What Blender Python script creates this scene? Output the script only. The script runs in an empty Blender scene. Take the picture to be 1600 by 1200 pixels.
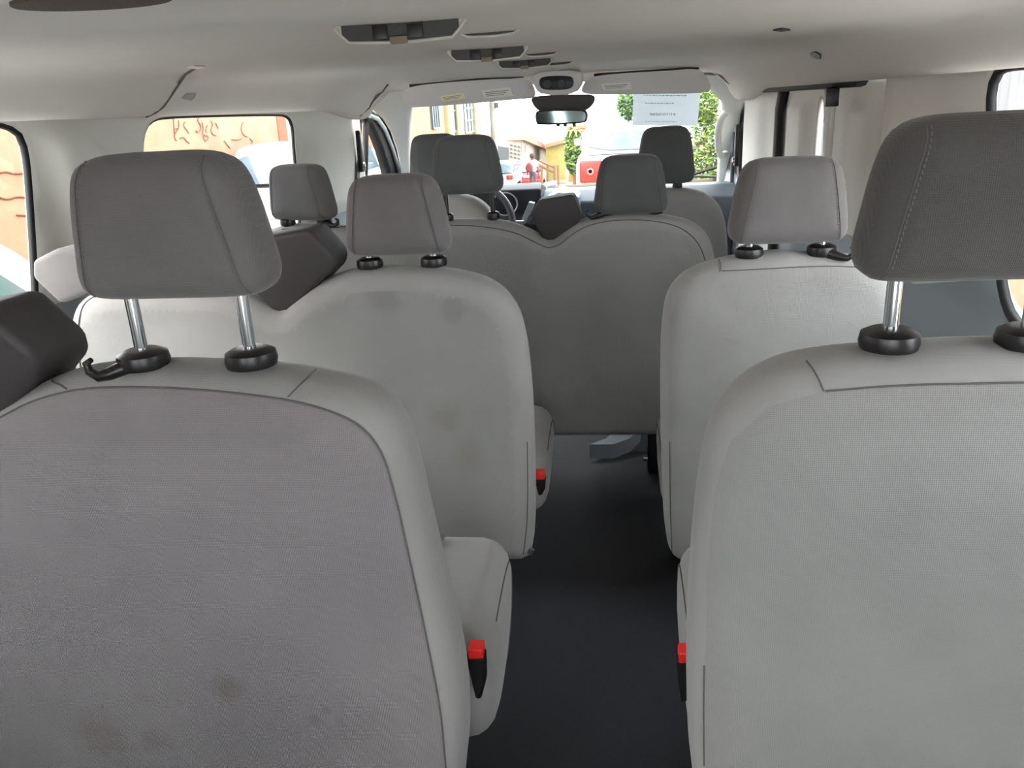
import bpy, bmesh, math, random
import numpy as np
from mathutils import Vector, Matrix
from mathutils.geometry import delaunay_2d_cdt
random.seed(7)
sc = bpy.context.scene
COL = sc.collection

# ------------------------------------------------------------------ camera
FPX, YAW, PIT, ROL = 1250.0, .136, .332, -.0535
CAMZ = 1.28
def cam_axes():
    F = Vector((-math.sin(YAW)*math.cos(PIT), math.cos(YAW)*math.cos(PIT), -math.sin(PIT)))
    R = Vector((math.cos(YAW), math.sin(YAW), 0)); U = R.cross(F)
    return R*math.cos(ROL)+U*math.sin(ROL), U*math.cos(ROL)-R*math.sin(ROL), F
CR, CU, CF = cam_axes()
CC = Vector((0, 0, CAMZ))
cd = bpy.data.cameras.new('camera'); co = bpy.data.objects.new('camera', cd); COL.objects.link(co)
M = Matrix.Identity(4)
for i in range(3):
    M[i][0] = CR[i]; M[i][1] = CU[i]; M[i][2] = -CF[i]; M[i][3] = CC[i]
co.matrix_world = M
cd.sensor_width = 36; cd.lens = FPX/1600*36; cd.clip_start = .02; cd.clip_end = 500
sc.camera = co
def at(px, py, X=None, Y=None, Z=None):
    d = CF + CR*((px-800)/FPX) - CU*((py-600)/FPX)
    t = (X-CC.x)/d.x if X is not None else (Y-CC.y)/d.y if Y is not None else (Z-CC.z)/d.z
    return CC + d*t

# ------------------------------------------------------------------ light
w = bpy.data.worlds.new('overcast_sky'); sc.world = w; w.use_nodes = True
bg = w.node_tree.nodes['Background']; bg.inputs[0].default_value = (.93, .97, 1, 1); bg.inputs[1].default_value = 1.7
vs = sc.view_settings
vs.view_transform = 'Standard'; vs.look = 'None'; vs.gamma = 1; vs.use_curve_mapping = False; vs.exposure = 2.4
sd = bpy.data.lights.new('sun', 'SUN'); sd.energy = 1.0; sd.angle = math.radians(40); sd.color = (1, .97, .9)
so = bpy.data.objects.new('sun', sd); COL.objects.link(so)
so.rotation_euler = Vector((.5, .62, -.55)).to_track_quat('-Z', 'Y').to_euler()
sc.cycles.max_bounces = 12; sc.cycles.diffuse_bounces = 6; sc.cycles.transparent_max_bounces = 16
sc.cycles.use_denoising = True

# ------------------------------------------------------------------ materials
def srgb(r, g, b):
    f = lambda c: (c/255/12.92 if c/255 <= .04045 else ((c/255+.055)/1.055)**2.4)
    return (f(r), f(g), f(b), 1)
def mat(name, c, rough=.6, metal=0, noise=0, nscale=30, bump=0, bscale=200, c2=None, spec=.4, coat=0):
    m = bpy.data.materials.new(name); m.use_nodes = True
    nt = m.node_tree; b = nt.nodes['Principled BSDF']
    b.inputs['Base Color'].default_value = c; b.inputs['Roughness'].default_value = rough
    b.inputs['Metallic'].default_value = metal; b.inputs['Specular IOR Level'].default_value = spec
    b.inputs['Coat Weight'].default_value = coat
    tc = nt.nodes.new('ShaderNodeTexCoord')
    if noise:
        n = nt.nodes.new('ShaderNodeTexNoise'); n.inputs['Scale'].default_value = nscale; n.inputs['Detail'].default_value = 5
        nt.links.new(tc.outputs['Object'], n.inputs['Vector'])
        r = nt.nodes.new('ShaderNodeValToRGB'); r.color_ramp.elements[0].position = .5-noise*.5; r.color_ramp.elements[1].position = .5+noise*.5
        cc = c2 or tuple(x*.75 for x in c[:3])+(1,)
        r.color_ramp.elements[0].color = cc; r.color_ramp.elements[1].color = c
        if noise < 0: pass
        nt.links.new(n.outputs['Fac'], r.inputs['Fac']); nt.links.new(r.outputs['Color'], b.inputs['Base Color'])
    if bump:
        n2 = nt.nodes.new('ShaderNodeTexNoise'); n2.inputs['Scale'].default_value = bscale; n2.inputs['Detail'].default_value = 2
        nt.links.new(tc.outputs['Object'], n2.inputs['Vector'])
        bp = nt.nodes.new('ShaderNodeBump'); bp.inputs['Strength'].default_value = bump; bp.inputs['Distance'].default_value = .002
        nt.links.new(n2.outputs['Fac'], bp.inputs['Height']); nt.links.new(bp.outputs['Normal'], b.inputs['Normal'])
    return m
def fabric(name, c, knit=.0045, strength=.5, stain=None, var=.12):
    """woven cloth: crossing waves as weave, faint wear, optional stains at given object-space spots"""
    m = bpy.data.materials.new(name); m.use_nodes = True
    nt = m.node_tree; b = nt.nodes['Principled BSDF']; L = nt.links
    b.inputs['Roughness'].default_value = .92; b.inputs['Specular IOR Level'].default_value = .15
    b.inputs['Sheen Weight'].default_value = .25; b.inputs['Sheen Roughness'].default_value = .4
    tc = nt.nodes.new('ShaderNodeTexCoord')
    def wave(d):
        wv = nt.nodes.new('ShaderNodeTexWave'); wv.bands_direction = d; wv.inputs['Scale'].default_value = .314/knit
        wv.inputs['Distortion'].default_value = .35; wv.inputs['Detail Scale'].default_value = 3
        L.new(tc.outputs['Object'], wv.inputs['Vector']); return wv
    a, z = wave('X'), wave('Z')
    mu = nt.nodes.new('ShaderNodeMath'); mu.operation = 'MULTIPLY'
    L.new(a.outputs['Fac'], mu.inputs[0]); L.new(z.outputs['Fac'], mu.inputs[1])
    bp = nt.nodes.new('ShaderNodeBump'); bp.inputs['Strength'].default_value = strength; bp.inputs['Distance'].default_value = .0005
    L.new(mu.outputs[0], bp.inputs['Height'])
    n3 = nt.nodes.new('ShaderNodeTexNoise'); n3.inputs['Scale'].default_value = 9; n3.inputs['Detail'].default_value = 3
    L.new(tc.outputs['Object'], n3.inputs['Vector'])
    bp2 = nt.nodes.new('ShaderNodeBump'); bp2.inputs['Strength'].default_value = .25; bp2.inputs['Distance'].default_value = .02
    L.new(n3.outputs['Fac'], bp2.inputs['Height']); L.new(bp.outputs['Normal'], bp2.inputs['Normal']); L.new(bp2.outputs['Normal'], b.inputs['Normal'])
    n = nt.nodes.new('ShaderNodeTexNoise'); n.inputs['Scale'].default_value = 4; n.inputs['Detail'].default_value = 6
    L.new(tc.outputs['Object'], n.inputs['Vector'])
    r = nt.nodes.new('ShaderNodeValToRGB'); r.color_ramp.elements[0].position = .3; r.color_ramp.elements[1].position = .7
    r.color_ramp.elements[0].color = tuple(x*(1-var) for x in c[:3])+(1,); r.color_ramp.elements[1].color = tuple(min(1, x*(1+var*.5)) for x in c[:3])+(1,)
    L.new(n.outputs['Fac'], r.inputs['Fac'])
    mw = nt.nodes.new('ShaderNodeMix'); mw.data_type = 'RGBA'; mw.blend_type = 'MULTIPLY'; mw.inputs[0].default_value = .16*strength
    L.new(r.outputs['Color'], mw.inputs[6])
    L.new(mu.outputs[0], mw.inputs[7])
    out = mw.outputs[2]
    for (x, zz, rad, cl, amt) in (stain or []):
        vm = nt.nodes.new('ShaderNodeVectorMath'); vm.operation = 'SUBTRACT'; vm.inputs[1].default_value = (x, 0, zz)
        L.new(tc.outputs['Object'], vm.inputs[0])
        sp = nt.nodes.new('ShaderNodeVectorMath'); sp.operation = 'MULTIPLY'; sp.inputs[1].default_value = (1, 0, 1)
        L.new(vm.outputs[0], sp.inputs[0])
        ad = nt.nodes.new('ShaderNodeTexNoise'); ad.inputs['Scale'].default_value = 30; L.new(tc.outputs['Object'], ad.inputs['Vector'])
        ln = nt.nodes.new('ShaderNodeVectorMath'); ln.operation = 'LENGTH'; L.new(sp.outputs[0], ln.inputs[0])
        m2 = nt.nodes.new('ShaderNodeMath'); m2.operation = 'MULTIPLY_ADD'; m2.inputs[1].default_value = rad*.9; L.new(ad.outputs['Fac'], m2.inputs[0]); L.new(ln.outputs['Value'], m2.inputs[2])
        mr = nt.nodes.new('ShaderNodeMapRange'); mr.interpolation_type = 'SMOOTHSTEP'
        mr.inputs['From Min'].default_value = rad*.75; mr.inputs['From Max'].default_value = rad*1.6; mr.inputs['To Min'].default_value = amt; mr.inputs['To Max'].default_value = 0
        L.new(m2.outputs[0], mr.inputs['Value'])
        mx = nt.nodes.new('ShaderNodeMix'); mx.data_type = 'RGBA'; L.new(mr.outputs[0], mx.inputs[0]); L.new(out, mx.inputs[6]); mx.inputs[7].default_value = cl
        out = mx.outputs[2]
    L.new(out, b.inputs['Base Color'])
    return m
def glass(name, tint=(1, 1, 1, 1), gloss=.06):
    m = bpy.data.materials.new(name); m.use_nodes = True; nt = m.node_tree; nt.nodes.clear()
    o = nt.nodes.new('ShaderNodeOutputMaterial'); mx = nt.nodes.new('ShaderNodeMixShader'); mx.inputs[0].default_value = gloss
    t = nt.nodes.new('ShaderNodeBsdfTransparent'); t.inputs[0].default_value = tint
    g = nt.nodes.new('ShaderNodeBsdfGlossy'); g.inputs['Roughness'].default_value = .02
    nt.links.new(t.outputs[0], mx.inputs[1]); nt.links.new(g.outputs[0], mx.inputs[2]); nt.links.new(mx.outputs[0], o.inputs[0])
    return m
BROWN = srgb(92, 78, 66)
FB = (.325, .32, .31, 1)
M_panel = fabric('seat_knit', FB, .0024, .8)
M_panelA = fabric('seat_knit_stained', (.275, .253, .258, 1), .0024, .9, stain=[(-.56, .50, .03, BROWN, .28), (-.79, .40, .05, srgb(100, 82, 70), .25), (-.70, .395, .03, srgb(100, 82, 70), .2), (-.44, .45, .012, BROWN, .25), (-.42, .47, .01, BROWN, .25)])
M_panelB = fabric('seat_knit_worn', FB, .0024, .8, stain=[(-.40, .60, .05, srgb(110, 96, 76), .22), (-.52, .89, .05, srgb(60, 54, 50), .16), (-.36, .86, .04, srgb(60, 54, 50), .16), (-.35, .5, .05, srgb(120, 104, 84), .18)])
M_bord = fabric('seat_cloth', (.33, .32, .31, 1), .0022, .35)
M_head = fabric('headrest_cloth', (.185, .175, .173, 1), .0022, .8)
M_head_shaded = fabric('headrest_cloth_shaded', (.105, .10, .097, 1), .0022, .8)  # same cloth as the other headrests, shade put into a darker colour
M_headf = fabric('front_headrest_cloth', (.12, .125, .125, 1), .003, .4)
M_seam = mat('seam_thread', srgb(96, 94, 93), .9)
M_stitch = mat('stitch_thread', srgb(112, 108, 106), .9)
M_vinyl = mat('charcoal_vinyl', srgb(66, 62, 62), .55, bump=.3, bscale=600)
M_black = mat('black_plastic', srgb(26, 24, 25), .35, spec=.5)
M_rub = mat('black_rubber', srgb(16, 16, 18), .6)
M_chrome = mat('chrome', (.8, .8, .8, 1), .12, 1)
M_steel = mat('steel', (.45, .45, .45, 1), .35, 1)
M_red = mat('red_plastic', srgb(225, 40, 36), .4)
M_cream = mat('cream_trim', (.80, .79, .74, 1), .5, noise=.5, nscale=3, c2=(.77, .76, .71, 1), bump=.12, bscale=900)
M_liner = mat('headliner_felt', (.80, .765, .715, 1), .95, noise=.6, nscale=6, c2=(.77, .735, .685, 1), bump=.35, bscale=900, spec=.1)
M_visor = mat('visor_vinyl', (.66, .63, .61, 1), .7, bump=.2, bscale=700)
M_lower = mat('bluegrey_trim', (.40, .45, .48, 1), .5, bump=.2, bscale=900)
M_floor = mat('vinyl_floor', srgb(50, 52, 58), .65, noise=.5, nscale=350, c2=srgb(30, 30, 34), bump=.4, bscale=300)
M_dash = mat('dash_plastic', srgb(84, 90, 98), .5, bump=.2, bscale=600)
M_dashd = mat('dash_dark', srgb(34, 36, 42), .4)
M_glass = glass('window_glass'); M_wglass = glass('windshield_glass', (.97, 1, .99, 1), .04)
M_paper = mat('white_paper', (.8, .8, .79, 1), .8)
M_label = mat('sticker_white', (.82, .8, .74, 1), .6); M_labely = mat('sticker_yellow', (.82, .78, .5, 1), .6)
M_ink = mat('grey_ink', srgb(120, 120, 122), .8)

# ------------------------------------------------------------------ mesh helpers
def newobj(name, me, parent=None, mats=None):
    o = bpy.data.objects.new(name, me); COL.objects.link(o)
    for m in (mats or []):
        me.materials.append(m)
    if parent: o.parent = parent
    return o
def empty(name, loc=(0, 0, 0)):
    o = bpy.data.objects.new(name, None); COL.objects.link(o); o.location = loc; o.empty_display_size = .1
    return o
def tag(o, label=None, cat=None, group=None, kind=None):
    if label: o['label'] = label
    if cat: o['category'] = cat
    if group: o['group'] = group
    if kind: o['kind'] = kind
    return o
def struct(o): o['kind'] = 'structure'; return o
def smooth(me, ang=None):
    for p in me.polygons: p.use_smooth = True
    if ang is not None:
        try: me.set_sharp_from_angle(angle=math.radians(ang))
        except Exception: pass
def frombm(name, bm, m, parent=None, ang=40):
    bmesh.ops.recalc_face_normals(bm, faces=bm.faces[:])
    me = bpy.data.meshes.new(name); bm.to_mesh(me); bm.free(); smooth(me, ang)
    return newobj(name, me, parent, m if isinstance(m, (list, tuple)) else [m])
def bbox(bm, a, b, bev=0, seg=3):
    """axis box between corners a and b"""
    r = bmesh.ops.create_cube(bm, size=1)
    vs_ = r['verts']
    for v in vs_:
        for i in range(3): v.co[i] = (a[i]+b[i])/2 + v.co[i]*abs(b[i]-a[i])
    if bev:
        es = list({e for v in vs_ for e in v.link_edges})
        bmesh.ops.bevel(bm, geom=es, offset=bev, segments=seg, affect='EDGES', profile=.5)
def box(name, a, b, m, parent=None, bev=.004, seg=3):
    bm = bmesh.new(); bbox(bm, a, b, bev, seg); return frombm(name, bm, m, parent)
def hexa(name, pts, m, parent=None, bev=.01, seg=3):
    """8 points: four of one face in order, four of the opposite face in the same order"""
    bm = bmesh.new(); v = [bm.verts.new(p) for p in pts]
    for f in ((0, 1, 2, 3), (4, 7, 6, 5), (0, 4, 5, 1), (1, 5, 6, 2), (2, 6, 7, 3), (3, 7, 4, 0)): bm.faces.new([v[i] for i in f])
    bmesh.ops.recalc_face_normals(bm, faces=bm.faces[:])
    if bev: bmesh.ops.bevel(bm, geom=bm.edges[:], offset=bev, segments=seg, affect='EDGES', profile=.5)
    return frombm(name, bm, m, parent)
def ring_frames(pts, closed=False):
    P = [Vector(p) for p in pts]; n = len(P); fr = []
    up = None
    for i in range(n):
        a = P[(i-1) % n] if closed or i > 0 else P[i]; b = P[(i+1) % n] if closed or i < n-1 else P[i]
        t = (b-a).normalized()
        if up is None:
            up = Vector((0, 0, 1)) if abs(t.z) < .9 else Vector((1, 0, 0))
        s = t.cross(up)
        if s.length < 1e-4: s = t.cross(Vector((1, .1, 0)))
        s.normalize(); up = s.cross(t).normalized()
        fr.append((P[i], s, up))
    return fr
def tube_bm(bm, pts, r, seg=10, closed=False, r2=None):
    fr = ring_frames(pts, closed); rings = []
    for i, (p, s, u) in enumerate(fr):
        rr = r[i] if isinstance(r, (list, tuple)) else r
        q = r2 if r2 else rr
        rings.append([bm.verts.new(p + s*math.cos(2*math.pi*k/seg)*rr + u*math.sin(2*math.pi*k/seg)*q) for k in range(seg)])
    n = len(rings)
    for i in range(n if closed else n-1):
        A, B = rings[i], rings[(i+1) % n]
        for k in range(seg): bm.faces.new((A[k], A[(k+1) % seg], B[(k+1) % seg], B[k]))
    if not closed:
        bm.faces.new(rings[0][::-1]); bm.faces.new(rings[-1])
def tube(name, pts, r, m, parent=None, seg=10, closed=False, r2=None):
    bm = bmesh.new(); tube_bm(bm, pts, r, seg, closed, r2); return frombm(name, bm, m, parent, 50)
def lathe(name, prof, loc, m, parent=None, seg=24, axis='Z'):
    bm = bmesh.new(); rings = []
    for r, h in prof:
        ring = []
        for k in range(seg):
            a = 2*math.pi*k/seg; c, s = math.cos(a)*r, math.sin(a)*r
            v = (c, s, h) if axis == 'Z' else (c, h, s) if axis == 'Y' else (h, c, s)
            ring.append(bm.verts.new(Vector(v)+Vector(loc)))
        rings.append(ring)
    for A, B in zip(rings, rings[1:]):
        for k in range(seg): bm.faces.new((A[k], A[(k+1) % seg], B[(k+1) % seg], B[k]))
    bm.faces.new(rings[0]); bm.faces.new(rings[-1])
    return frombm(name, bm, m, parent, 40)

def resample(pts, s, closed=True):
    P = np.array([tuple(p) for p in pts], float)
    if closed: P = np.vstack([P, P[:1]])
    seg = np.linalg.norm(np.diff(P, axis=0), axis=1); L = np.concatenate([[0], np.cumsum(seg)])
    n = max(8, int(round(L[-1]/s))); t = np.linspace(0, L[-1], n+1)
    if closed: t = t[:-1]
    return np.stack([np.interp(t, L, P[:, k]) for k in range(P.shape[1])], 1)
def chaikin(pts, it=2, closed=True):
    P = [np.array(p, float) for p in pts]
    for _ in range(it):
        Q = []
        n = len(P)
        rng = range(n) if closed else range(n-1)
        if not closed: Q.append(P[0])
        for i in rng:
            a, b = P[i], P[(i+1) % n]; Q += [a*.75+b*.25, a*.25+b*.75]
        if not closed: Q.append(P[-1])
        P = Q
    return P
def dist_to(pts, outl):
    A = outl; B = np.roll(outl, -1, 0); d = B-A; L2 = (d**2).sum(1)+1e-12
    out = np.empty(len(pts))
    for i in range(0, len(pts), 400):
        p = pts[i:i+400][:, None, :]
        t = np.clip(((p-A)*d).sum(2)/L2, 0, 1)
        out[i:i+400] = np.sqrt((((A+t[..., None]*d)-p)**2).sum(2)).min(1)
    return out
def inside(pts, outl):
    x, y = pts[:, 0], pts[:, 1]; c = np.zeros(len(pts), bool)
    X1, Y1 = outl[:, 0], outl[:, 1]; X2, Y2 = np.roll(X1, -1), np.roll(Y1, -1)
    for a, b, c2, d in zip(X1, Y1, X2, Y2):
        if b == d: continue
        k = ((b > y) != (d > y)) & (x < (c2-a)*(y-b)/(d-b)+a); c ^= k
    return c
def rings_of(outl, dists, sp):
    P = outl; T = np.roll(P, -1, 0)-np.roll(P, 1, 0); T /= np.linalg.norm(T, axis=1)[:, None]+1e-12
    area = .5*np.sum(P[:, 0]*np.roll(P[:, 1], -1)-np.roll(P[:, 0], -1)*P[:, 1]); sgn = 1 if area > 0 else -1
    Nn = np.stack([-T[:, 1], T[:, 0]], 1)*sgn
    res = []
    for d in dists:
        Q = P+Nn*d; dd = dist_to(Q, P); ok = (dd > d*.97) & inside(Q, P)
        res.append(Q[ok])
    return res
def prune(allp, tol):
    keep = []; cell = {}
    for p in allp:
        k = (int(math.floor(p[0]/tol)), int(math.floor(p[1]/tol))); bad = False
        for i in (-1, 0, 1):
            for j in (-1, 0, 1):
                for q in cell.get((k[0]+i, k[1]+j), ()):
                    if (q[0]-p[0])**2+(q[1]-p[1])**2 < tol*tol: bad = True
        if not bad: cell.setdefault(k, []).append(p); keep.append(p)
    return keep
class Pillow:
    """rounded slab: outline in plane (a,b), half thickness T, edge radius r, extra puff in the middle.
    frame maps (a,b,depth) to 3D"""
    def __init__(s, outl, T, r, puff=0, puffd=.15, sp=.02, frame=None, bend=None, it=2):
        s.o = resample(chaikin(outl, it), sp); s.T, s.r, s.puff, s.puffd, s.sp = T, r, puff, puffd, sp
        s.frame = frame or (lambda a, b, d: (a, d, b)); s.bend = bend
    def t(s, d):
        d = np.asarray(d, float); q = np.clip(d, 0, s.r)
        base = (s.T-s.r)+np.sqrt(np.maximum(0, s.r**2-(s.r-q)**2))
        u = np.clip(d/s.puffd, 0, 1); return base+s.puff*u*u*(3-2*u)
    def depth(s, a, b):
        d = dist_to(np.array([[a, b]]), s.o)[0] if inside(np.array([[a, b]]), s.o)[0] else 0
        return float(s.t(d))
    def build(s, name, mats, parent=None, panel=None, side=-1, cons=None):
        o = s.o; n = len(o)
        ds = [s.r*(1-math.cos(math.radians(x))) for x in (25, 45, 65, 90)]
        R = rings_of(o, ds, s.sp)
        mn, mx = o.min(0), o.max(0)
        gx, gy = np.meshgrid(np.arange(mn[0], mx[0], s.sp), np.arange(mn[1], mx[1], s.sp))
        gx = gx + (np.arange(gx.shape[0]) % 2)[:, None]*s.sp*.5
        G = np.stack([gx.ravel(), gy.ravel()], 1); G = G[inside(G, o)]
        if len(G): G = G[dist_to(G, o) > s.r*1.12]
        rr = []
        for k, q in enumerate(R): rr += list(map(tuple, q))
        rr = prune(rr, min(s.sp*.3, max(ds[0]*.6, 1e-4)))
        rest = prune(rr+list(map(tuple, G)), min(s.sp*.3, max(ds[0]*.6, 1e-4)))
        cpts, cedg = [], []
        if cons is not None:
            C_ = resample(cons, s.sp*.6); ok_ = inside(C_, o) & (dist_to(C_, o) > s.sp*.6)
            if len(rest):
                rest = [p for p, dd in zip(rest, dist_to(np.array(rest), C_)) if dd > s.sp*.45]
            idx = {}
            for q in range(len(C_)):
                if ok_[q]: idx[q] = len(cpts); cpts.append(Vector(C_[q]))
            for q in range(len(C_)):
                q2 = (q+1) % len(C_)
                if q in idx and q2 in idx: cedg.append((n+len(rest)+idx[q], n+len(rest)+idx[q2]))
        pts = [Vector(p) for p in o]+[Vector(p) for p in rest]+cpts
        vc, ed, fc, ov, oe, of = delaunay_2d_cdt(pts, cedg, [list(range(n))], 1, 1e-7)
        V = np.array([(v.x, v.y) for v in vc]); D = dist_to(V, o)
        loop = {}
        for i, src in enumerate(ov):
            for q in src:
                if q < n: loop[q] = i
        D[list(loop.values())] = 0
        tt = s.t(D)
        bm = bmesh.new()
        def mk(sg):
            out = []
            for (a, b), h in zip(V, tt):
                dd = sg*h + (s.bend(a, b) if s.bend else 0)
                out.append(bm.verts.new(s.frame(a, b, dd)))
            return out
        A, B = mk(-1), mk(1)
        used = set()
        for f in fc:
            c = V[list(f)].mean(0)
            fa = bm.faces.new([A[i] for i in f]); fb = bm.faces.new([B[i] for i in f][::-1])
            if panel is not None and panel(c[0], c[1], float(D[list(f)].mean())):
                (fa if side < 0 else fb).material_index = 1
        for k in range(n):
            i, j = loop.get(k), loop.get((k+1) % n)
            if i is None or j is None or i == j: continue
            if s.T-s.r > 1e-4: bm.faces.new((A[i], A[j], B[j], B[i]))
        if s.T-s.r <= 1e-4: bmesh.ops.remove_doubles(bm, verts=bm.verts[:], dist=1e-5)
        return frombm(name, bm, mats, parent, 60)
    def on(s, a, b, side=-1, lift=.0008):
        h = s.depth(a, b)+lift
        return s.frame(a, b, side*h+(s.bend(a, b) if s.bend else 0))
    def offset_line(s, d, test, n=None):
        q = rings_of(s.o, [d], s.sp)[0]; return [p for p in q if test(p[0], p[1])]

def rrect(w, h, r, n=5, cx=0, cy=0):
    p = []
    for (sx, sy, a0) in ((1, 1, 0), (-1, 1, 90), (-1, -1, 180), (1, -1, 270)):
        for k in range(n+1):
            a = math.radians(a0+90*k/n); p.append((cx+sx*(w/2-r)+r*math.cos(a), cy+sy*(h/2-r)+r*math.sin(a)))
    return p
def prism(name, poly, frame, d0, d1, m, parent=None, bev=0, seg=2, ang=35):
    """polygon in plane extruded between depths"""
    bm = bmesh.new(); A = [bm.verts.new(frame(a, b, d0)) for a, b in poly]; B = [bm.verts.new(frame(a, b, d1)) for a, b in poly]
    n = len(poly)
    bm.faces.new(A); bm.faces.new(B[::-1])
    for i in range(n): bm.faces.new((A[i], B[i], B[(i+1) % n], A[(i+1) % n]))
    bmesh.ops.recalc_face_normals(bm, faces=bm.faces[:])
    if bev: bmesh.ops.bevel(bm, geom=bm.edges[:], offset=bev, segments=seg, affect='EDGES', profile=.5, clamp_overlap=True)
    return frombm(name, bm, m, parent, ang)
FXZ = lambda a, b, d: (a, d, b)          # front view polygon
def sheet(name, outl, holes, surf, sp, mats, parent=None, thick=0, matf=None, it=0, cons=None):
    """surface over a 2D outline with holes; surf(a,b)->3D point"""
    o = resample(chaikin(outl, it) if it else outl, sp); hs = [resample(h, sp*.5) for h in holes]
    pts = [Vector(p) for p in o]; fcs = [list(range(len(o)))]
    for h in hs:
        k = len(pts); pts += [Vector(p) for p in h]; fcs.append(list(range(k, k+len(h))))
    edges = []
    for f in fcs: edges += [(f[i], f[(i+1) % len(f)]) for i in range(len(f))]
    mn, mx = o.min(0), o.max(0)
    gx, gy = np.meshgrid(np.arange(mn[0], mx[0], sp), np.arange(mn[1], mx[1], sp)); G = np.stack([gx.ravel(), gy.ravel()], 1)
    k = inside(G, o); k &= dist_to(G, o) > sp*.4
    for h in hs: k &= ~inside(G, h); k &= dist_to(G, h) > sp*.3
    G = G[k]
    if cons is not None:
        C_ = resample(cons, sp*.6, False); ok_ = inside(C_, o)
        for h in hs: ok_ &= ~inside(C_, h); ok_ &= dist_to(C_, h) > sp*.1
        G = G[[min(np.hypot(*(C_-g).T)) > sp*.5 for g in G]]
        base = len(pts); idx = {}
        for q in range(len(C_)):
            if ok_[q]: idx[q] = len(pts); pts.append(Vector(C_[q]))
        for q in range(len(C_)-1):
            if q in idx and q+1 in idx: edges.append((idx[q], idx[q+1]))
    pts += [Vector(p) for p in G]
    vc, ed, fc, *_ = delaunay_2d_cdt(pts, edges, [], 0, 1e-7)
    V = np.array([(v.x, v.y) for v in vc])
    cen = np.array([V[list(f)].mean(0) for f in fc]); ok = inside(cen, o)
    for h in hs: ok &= ~inside(cen, h)
    bm = bmesh.new(); vv = [bm.verts.new(surf(a, b)) for a, b in V]
    for f, g, c in zip(fc, ok, cen):
        if g:
            ff = bm.faces.new([vv[i] for i in f])
            if matf: ff.material_index = matf(c[0], c[1])
    for v in [v for v in bm.verts if not v.link_faces]: bm.verts.remove(v)
    ob = frombm(name, bm, mats, parent, 60)
    if thick:
        md = ob.modifiers.new('thickness', 'SOLIDIFY'); md.thickness = thick; md.offset = 1
    return ob

# ------------------------------------------------------------------ van shell geometry functions
CX = -.30
def sstep(a, b, x):
    t = max(0, min(1, (x-a)/(b-a))); return t*t*(3-2*t)
def halfw(Y): return 1.10-.20*sstep(1.9, 4.4, Y)
def wx(sd, Y): return CX+sd*halfw(Y)
def on_wall(px, py, sd, off=0):
    Y = 2.0
    for _ in range(40):
        p = at(px, py, X=wx(sd, Y)+off); Y = .5*Y+.5*p.y
    return (p.y, p.z)

CP = [(0, 0), (.3, .004), (.6, .003), (.74, -.004), (.79, -.010), (.83, -.022), (.855, -.042), (.875, -.070), (.895, -.092), (.92, -.104), (.955, -.108), (.98, -.106), (1.0, -.096), (1.03, -.07)]
CPx = np.array([c[0] for c in CP]); CPz = np.array([c[1] for c in CP])
def ceil_z(X, Y):
    u = (X-CX)/halfw(Y); z0 = 1.412+.010*(Y-1.3)
    lip = 1.308 if u < 0 else 1.302
    sc_ = (z0-lip)/.108
    z = z0+np.interp(abs(u), CPx, CPz)*sc_
    # raised centre field with a shoulder step
    z += .020*(1-sstep(.46, .60, abs(u)))*(1-sstep(1.10, 1.24, Y+.12*abs(u)))
    z -= .045*sstep(3.45, 3.85, Y)
    return z

# floor
fl = sheet('floor', [(-1.45, -.4), (.85, -.4), (.85, 4.9), (-1.45, 4.9)], [], lambda a, b: (a, b, .004*math.sin(a*3)*0), .2, [M_floor])
struct(fl); fl.modifiers.new('thickness', 'SOLIDIFY').thickness = .03
fl.modifiers['thickness'].offset = -1

# ceiling
def build_ceiling():
    bm = bmesh.new(); us = np.concatenate([-np.linspace(1.03, .70, 26), np.linspace(-.68, .68, 50), np.linspace(.70, 1.03, 26)])
    Ys = np.concatenate([np.arange(-.35, 3.86, .03)])
    rows = []
    for Y in Ys:
        rows.append([bm.verts.new((CX+u*halfw(Y), Y, ceil_z(CX+u*halfw(Y), Y))) for u in us])
    for A, B in zip(rows, rows[1:]):
        for k in range(len(us)-1): bm.faces.new((A[k], B[k], B[k+1], A[k+1]))
    o = frombm('ceiling', bm, [M_liner], None, 80); struct(o)
    md = o.modifiers.new('t', 'SOLIDIFY'); md.thickness = .03; md.offset = -1
    # make sure thickness grows upward
    nz = sum(p.normal.z for p in o.data.polygons)
    if nz > 0: md.offset = 1
    return o
build_ceiling()

# ---- walls
def win(px_pts, sd, it=2): return [tuple(p) for p in chaikin([on_wall(x, y, sd) for x, y in px_pts], it)]
def yz(sd, px, py): return on_wall(px, py, sd)
W1 = [(.55, 1.315), (1.70, 1.315), (1.83, 1.30), yz(-1, 44, 222), yz(-1, 52, 320), yz(-1, 58, 420), (yz(-1, 60, 480)[0]-.01, .84), (1.74, .79), (.55, .79)]
W2 = [yz(-1, 224, 250), yz(-1, 225, 212), yz(-1, 236, 187), yz(-1, 270, 181), yz(-1, 430, 178), yz(-1, 452, 180), yz(-1, 460, 197), yz(-1, 461, 230), (yz(-1, 461, 250)[0], .90), (yz(-1, 461, 250)[0]-.05, .83), (2.5, .83), (2.42, .9)]
W1 = [tuple(p) for p in chaikin(W1, 2)]; W2 = [tuple(p) for p in chaikin(W2, 2)]
print('W2 range', min(p[0] for p in W2), max(p[0] for p in W2))
YB0 = max(p[0] for p in W2)                      # rear edge of B pillar
YB1 = on_wall(562, 190, -1)[0]
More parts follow.
